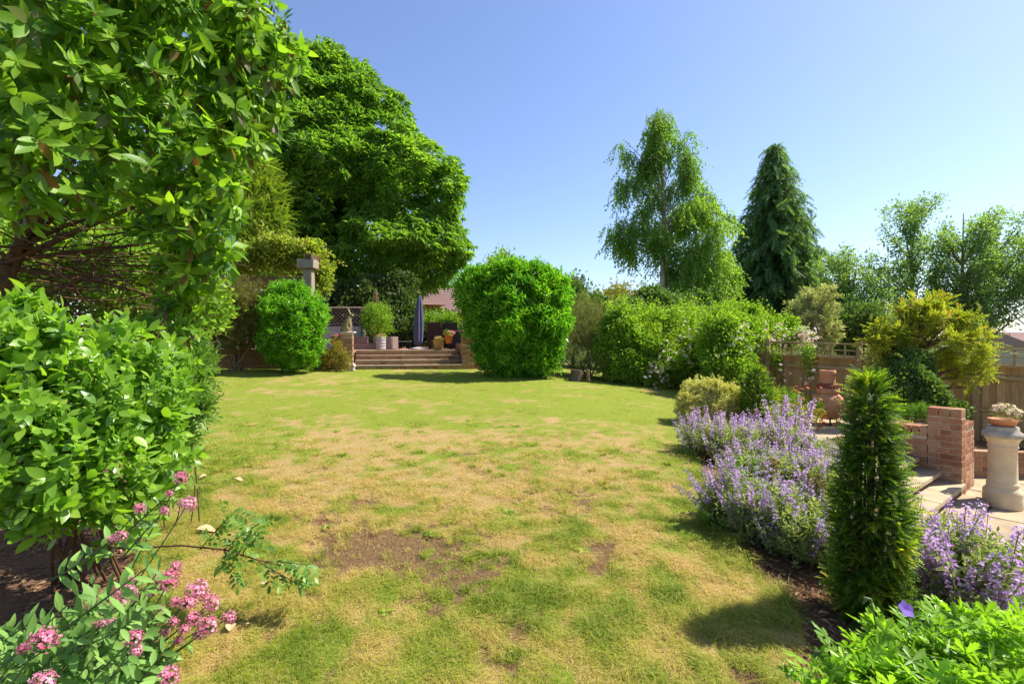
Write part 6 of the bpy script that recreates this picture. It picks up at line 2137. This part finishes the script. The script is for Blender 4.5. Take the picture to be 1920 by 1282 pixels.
def valerian():
    x, Y = -1.75, 1.75
    zb = H(x, Y)
    t = thing('red_valerian', 'red valerian with pink flower heads leaning over the lawn at the lower left', 'flowering plant', (x, Y, zb))
    base = np.array([x, Y, zb])
    heads = [(340, 895, 14, 2.25), (352, 945, 17, 2.2), (318, 925, 8, 2.2), (262, 953, 11, 2.15), (308, 957, 10, 2.2), (228, 1004, 12, 2.1), (210, 1010, 9, 2.1), (235, 1115, 20, 1.6), (318, 1088, 20, 1.75), (330, 1062, 13, 1.8), (300, 1085, 12, 1.75), (285, 1110, 9, 1.9), (370, 1108, 22, 1.95), (352, 1130, 16, 1.9), (395, 1130, 18, 1.95), (390, 1172, 20, 1.9), (362, 1160, 15, 1.9), (375, 1190, 13, 1.9), (330, 1128, 11, 1.9), (430, 1157, 13, 1.95), (252, 1195, 17, 1.55), (255, 1220, 12, 1.55), (192, 1168, 9, 1.55), (180, 1170, 8, 1.55), (210, 1165, 8, 1.55), (83, 1198, 25, 1.36), (43, 1215, 11, 1.36), (317, 1268, 20, 1.5), (80, 1280, 24, 1.28), (335, 1200, 10, 1.85), (345, 1180, 11, 1.85), (285, 1160, 9, 1.85), (325, 1165, 10, 1.85), (310, 1185, 9, 1.85), (300, 1140, 8, 1.85), (248, 1085, 7, 1.9)]
    lv = dict(P=[], A=[], U=[], S=[])
    def leafpair(p, d, s):
        d = nrm(d)
        sidev = nrm(np.cross(d, np.array([.2, -1, .3]) + rng.normal(size=3) * .5))
        for q in (-1, 1):
            lv['P'].append(p); lv['A'].append(nrm(d * .75 + sidev * q + rng.normal(size=3) * .15)); lv['U'].append(nrm(np.array([.3, -.5, 1.]) + rng.normal(size=3) * .4)); lv['S'].append(s * rng.uniform(.8, 1.2))
    sm = MB()
    for (u, v, r, Yh) in heads:
        c = W(u, v, Yh)
        o = link('flower_head', HEADS[rng.integers(5)], t, None, c - base)
        o.rotation_mode = 'QUATERNION'; o.rotation_quaternion = Vector((.45 + rng.normal() * .15, -.25, .8)).to_track_quat('Z', 'Y')
        o.scale = [r * Yh / F * 1.0] * 3
        k = rng.uniform(.45, .75)
        b = np.array([c[0] - k * rng.uniform(.75, 1.0), c[1] - .08 + rng.normal() * .1, zb + rng.uniform(0, .12)])
        if r < 12:
            b = c + np.array([-.22, 0, -.2]) + rng.normal(size=3) * .03
        pts = bez(b, c, -.04, 8, .03)
        tube(sm, pts, np.linspace(.0045, .0024, 8), 5, cap=False)
        for q in range(1, 7 if r >= 12 else 4):
            if q < 6:
                leafpair(pts[q], pts[q + 1] - pts[q], .08 * (1.15 - .11 * q))
    # leafy shoots without flowers
    for i in range(170):
        u = rng.uniform(-60, 310); v = rng.uniform(1030, 1330)
        if v < 1180 - u * .45: v += 120
        c = W(u, v, rng.uniform(1.5, 2.1))
        b = c + np.array([-.28, 0, -.24]) + rng.normal(size=3) * .06
        pts = bez(b, c, -.03, 7, .05)
        tube(sm, pts, np.linspace(.004, .002, 7), 4, cap=False)
        for q in range(1, 7):
            leafpair(pts[q], pts[q] - pts[q - 1], .085 * (1.1 - .08 * q))
    sm.build('stem', M['stem'], t).location = -base
    split_leaves(t, np.array(lv['P']), np.array(lv['A']), np.array(lv['U']), np.array(lv['S']), rng.random(len(lv['P'])), NARROW, M['valerian_leaf'], cell=16)
valerian()

# rose shoot arching out over the lawn
def rose_shoot():
    pts = np.array([W(-20, 1010, 2.9), W(110, 1026, 2.85), W(250, 1027, 2.8), W(340, 1022, 2.75), W(420, 1030, 2.7), W(480, 1048, 2.68), W(535, 1062, 2.66)])
    t = thing('rose_shoot', 'long bare rose shoot with dark leaflets reaching over the worn lawn', 'rose', tuple(pts[0]))
    base = pts[0]
    mb = MB(); tube(mb, pts, np.linspace(.008, .003, 7), 6)
    sides = [(W(375, 1030, 2.73), W(440, 960, 2.7)), (W(420, 1030, 2.7), W(500, 975, 2.6)), (W(480, 1048, 2.68), W(560, 1095, 2.6)), (W(420, 1032, 2.7), W(440, 1070, 2.6)), (W(500, 1052, 2.66), W(575, 1060, 2.62)), (W(455, 1040, 2.69), W(480, 1010, 2.6))]
    lv = dict(P=[], A=[], U=[], S=[])
    for a, b in sides:
        q = bez(a, b, .05, 6, .04)
        tube(mb, q, np.linspace(.0035, .0018, 6), 5)
        for k in range(1, 6):
            for j in range(1 + (k % 2)):
                d = nrm(q[k] - q[k - 1] + rng.normal(size=3) * .6 * np.linalg.norm(q[k] - q[k - 1]))
                # a leaf of seven leaflets
                ax = nrm(d + rng.normal(size=3) * .5)
                up = nrm(np.array([.2, -.4, 1.]) + rng.normal(size=3) * .3)
                sv = nrm(np.cross(ax, up))
                for m in range(3):
                    for s in (-1, 1):
                        lv['P'].append(q[k] + ax * (.012 + .026 * m)); lv['A'].append(nrm(ax * .6 + sv * s)); lv['U'].append(up); lv['S'].append(rng.uniform(.032, .046))
                lv['P'].append(q[k] + ax * .085); lv['A'].append(ax); lv['U'].append(up); lv['S'].append(.045)
    o = mb.build('stem', M['red_bark'], t); o.location = -base
    split_leaves(t, np.array(lv['P']), np.array(lv['A']), np.array(lv['U']), np.array(lv['S']), rng.random(len(lv['P'])), OVAL, M['rose_leaf'], cell=7)
rose_shoot()

# fallen leaves on the lawn
def fallen(u, v, s, rz, label):
    p = G(u, v)
    lv = leaf(1, .5, .35, .25, 2)
    V = lv[0] * np.array([1, 1, 1.4])
    V2 = V - np.array([0, 0, .012])
    n = len(V)
    mb = MB().add(np.concatenate([V, V2]), np.concatenate([lv[1], lv[1][:, ::-1] + n]), .5, 0, True)
    o = mb.build('fallen_leaf', M['dry_leaf'])
    o.location = (p[0], p[1], p[2] + .035); o.rotation_euler = (R(rng.uniform(-15, 15)), R(rng.uniform(-20, 20)), rz); o.scale = [s] * 3
    tag(o, label, 'leaf', 'fallen leaves on the lawn')
fallen(368, 1000, .14, 4.9, 'pale fallen leaf lying on the straw above the long rose shoot')
fallen(430, 1196, .10, .4, 'tan fallen leaf on the grass right below the valerian flower heads')
fallen(468, 1182, .06, 1.6, 'small tan fallen leaf on bare soil right of the valerian')
fallen(440, 903, .10, 4.6, 'fallen leaf on green turf above the rose shoot, farthest of them right')
fallen(388, 897, .07, 2.6, 'fallen leaf on the turf close to the topmost valerian heads')
fallen(378, 920, .07, .9, 'reddish fallen leaf by the upper valerian heads beside the straw')
fallen(415, 1028, .07, 2.2, 'curled fallen leaf partly under the rose shoot leaflets')
fallen(500, 1108, .07, 1.0, 'fallen leaf just below the tip of the rose shoot')

print('TRIS', sum(NT.values()), {k: v for k, v in NT.items() if v > 60000})
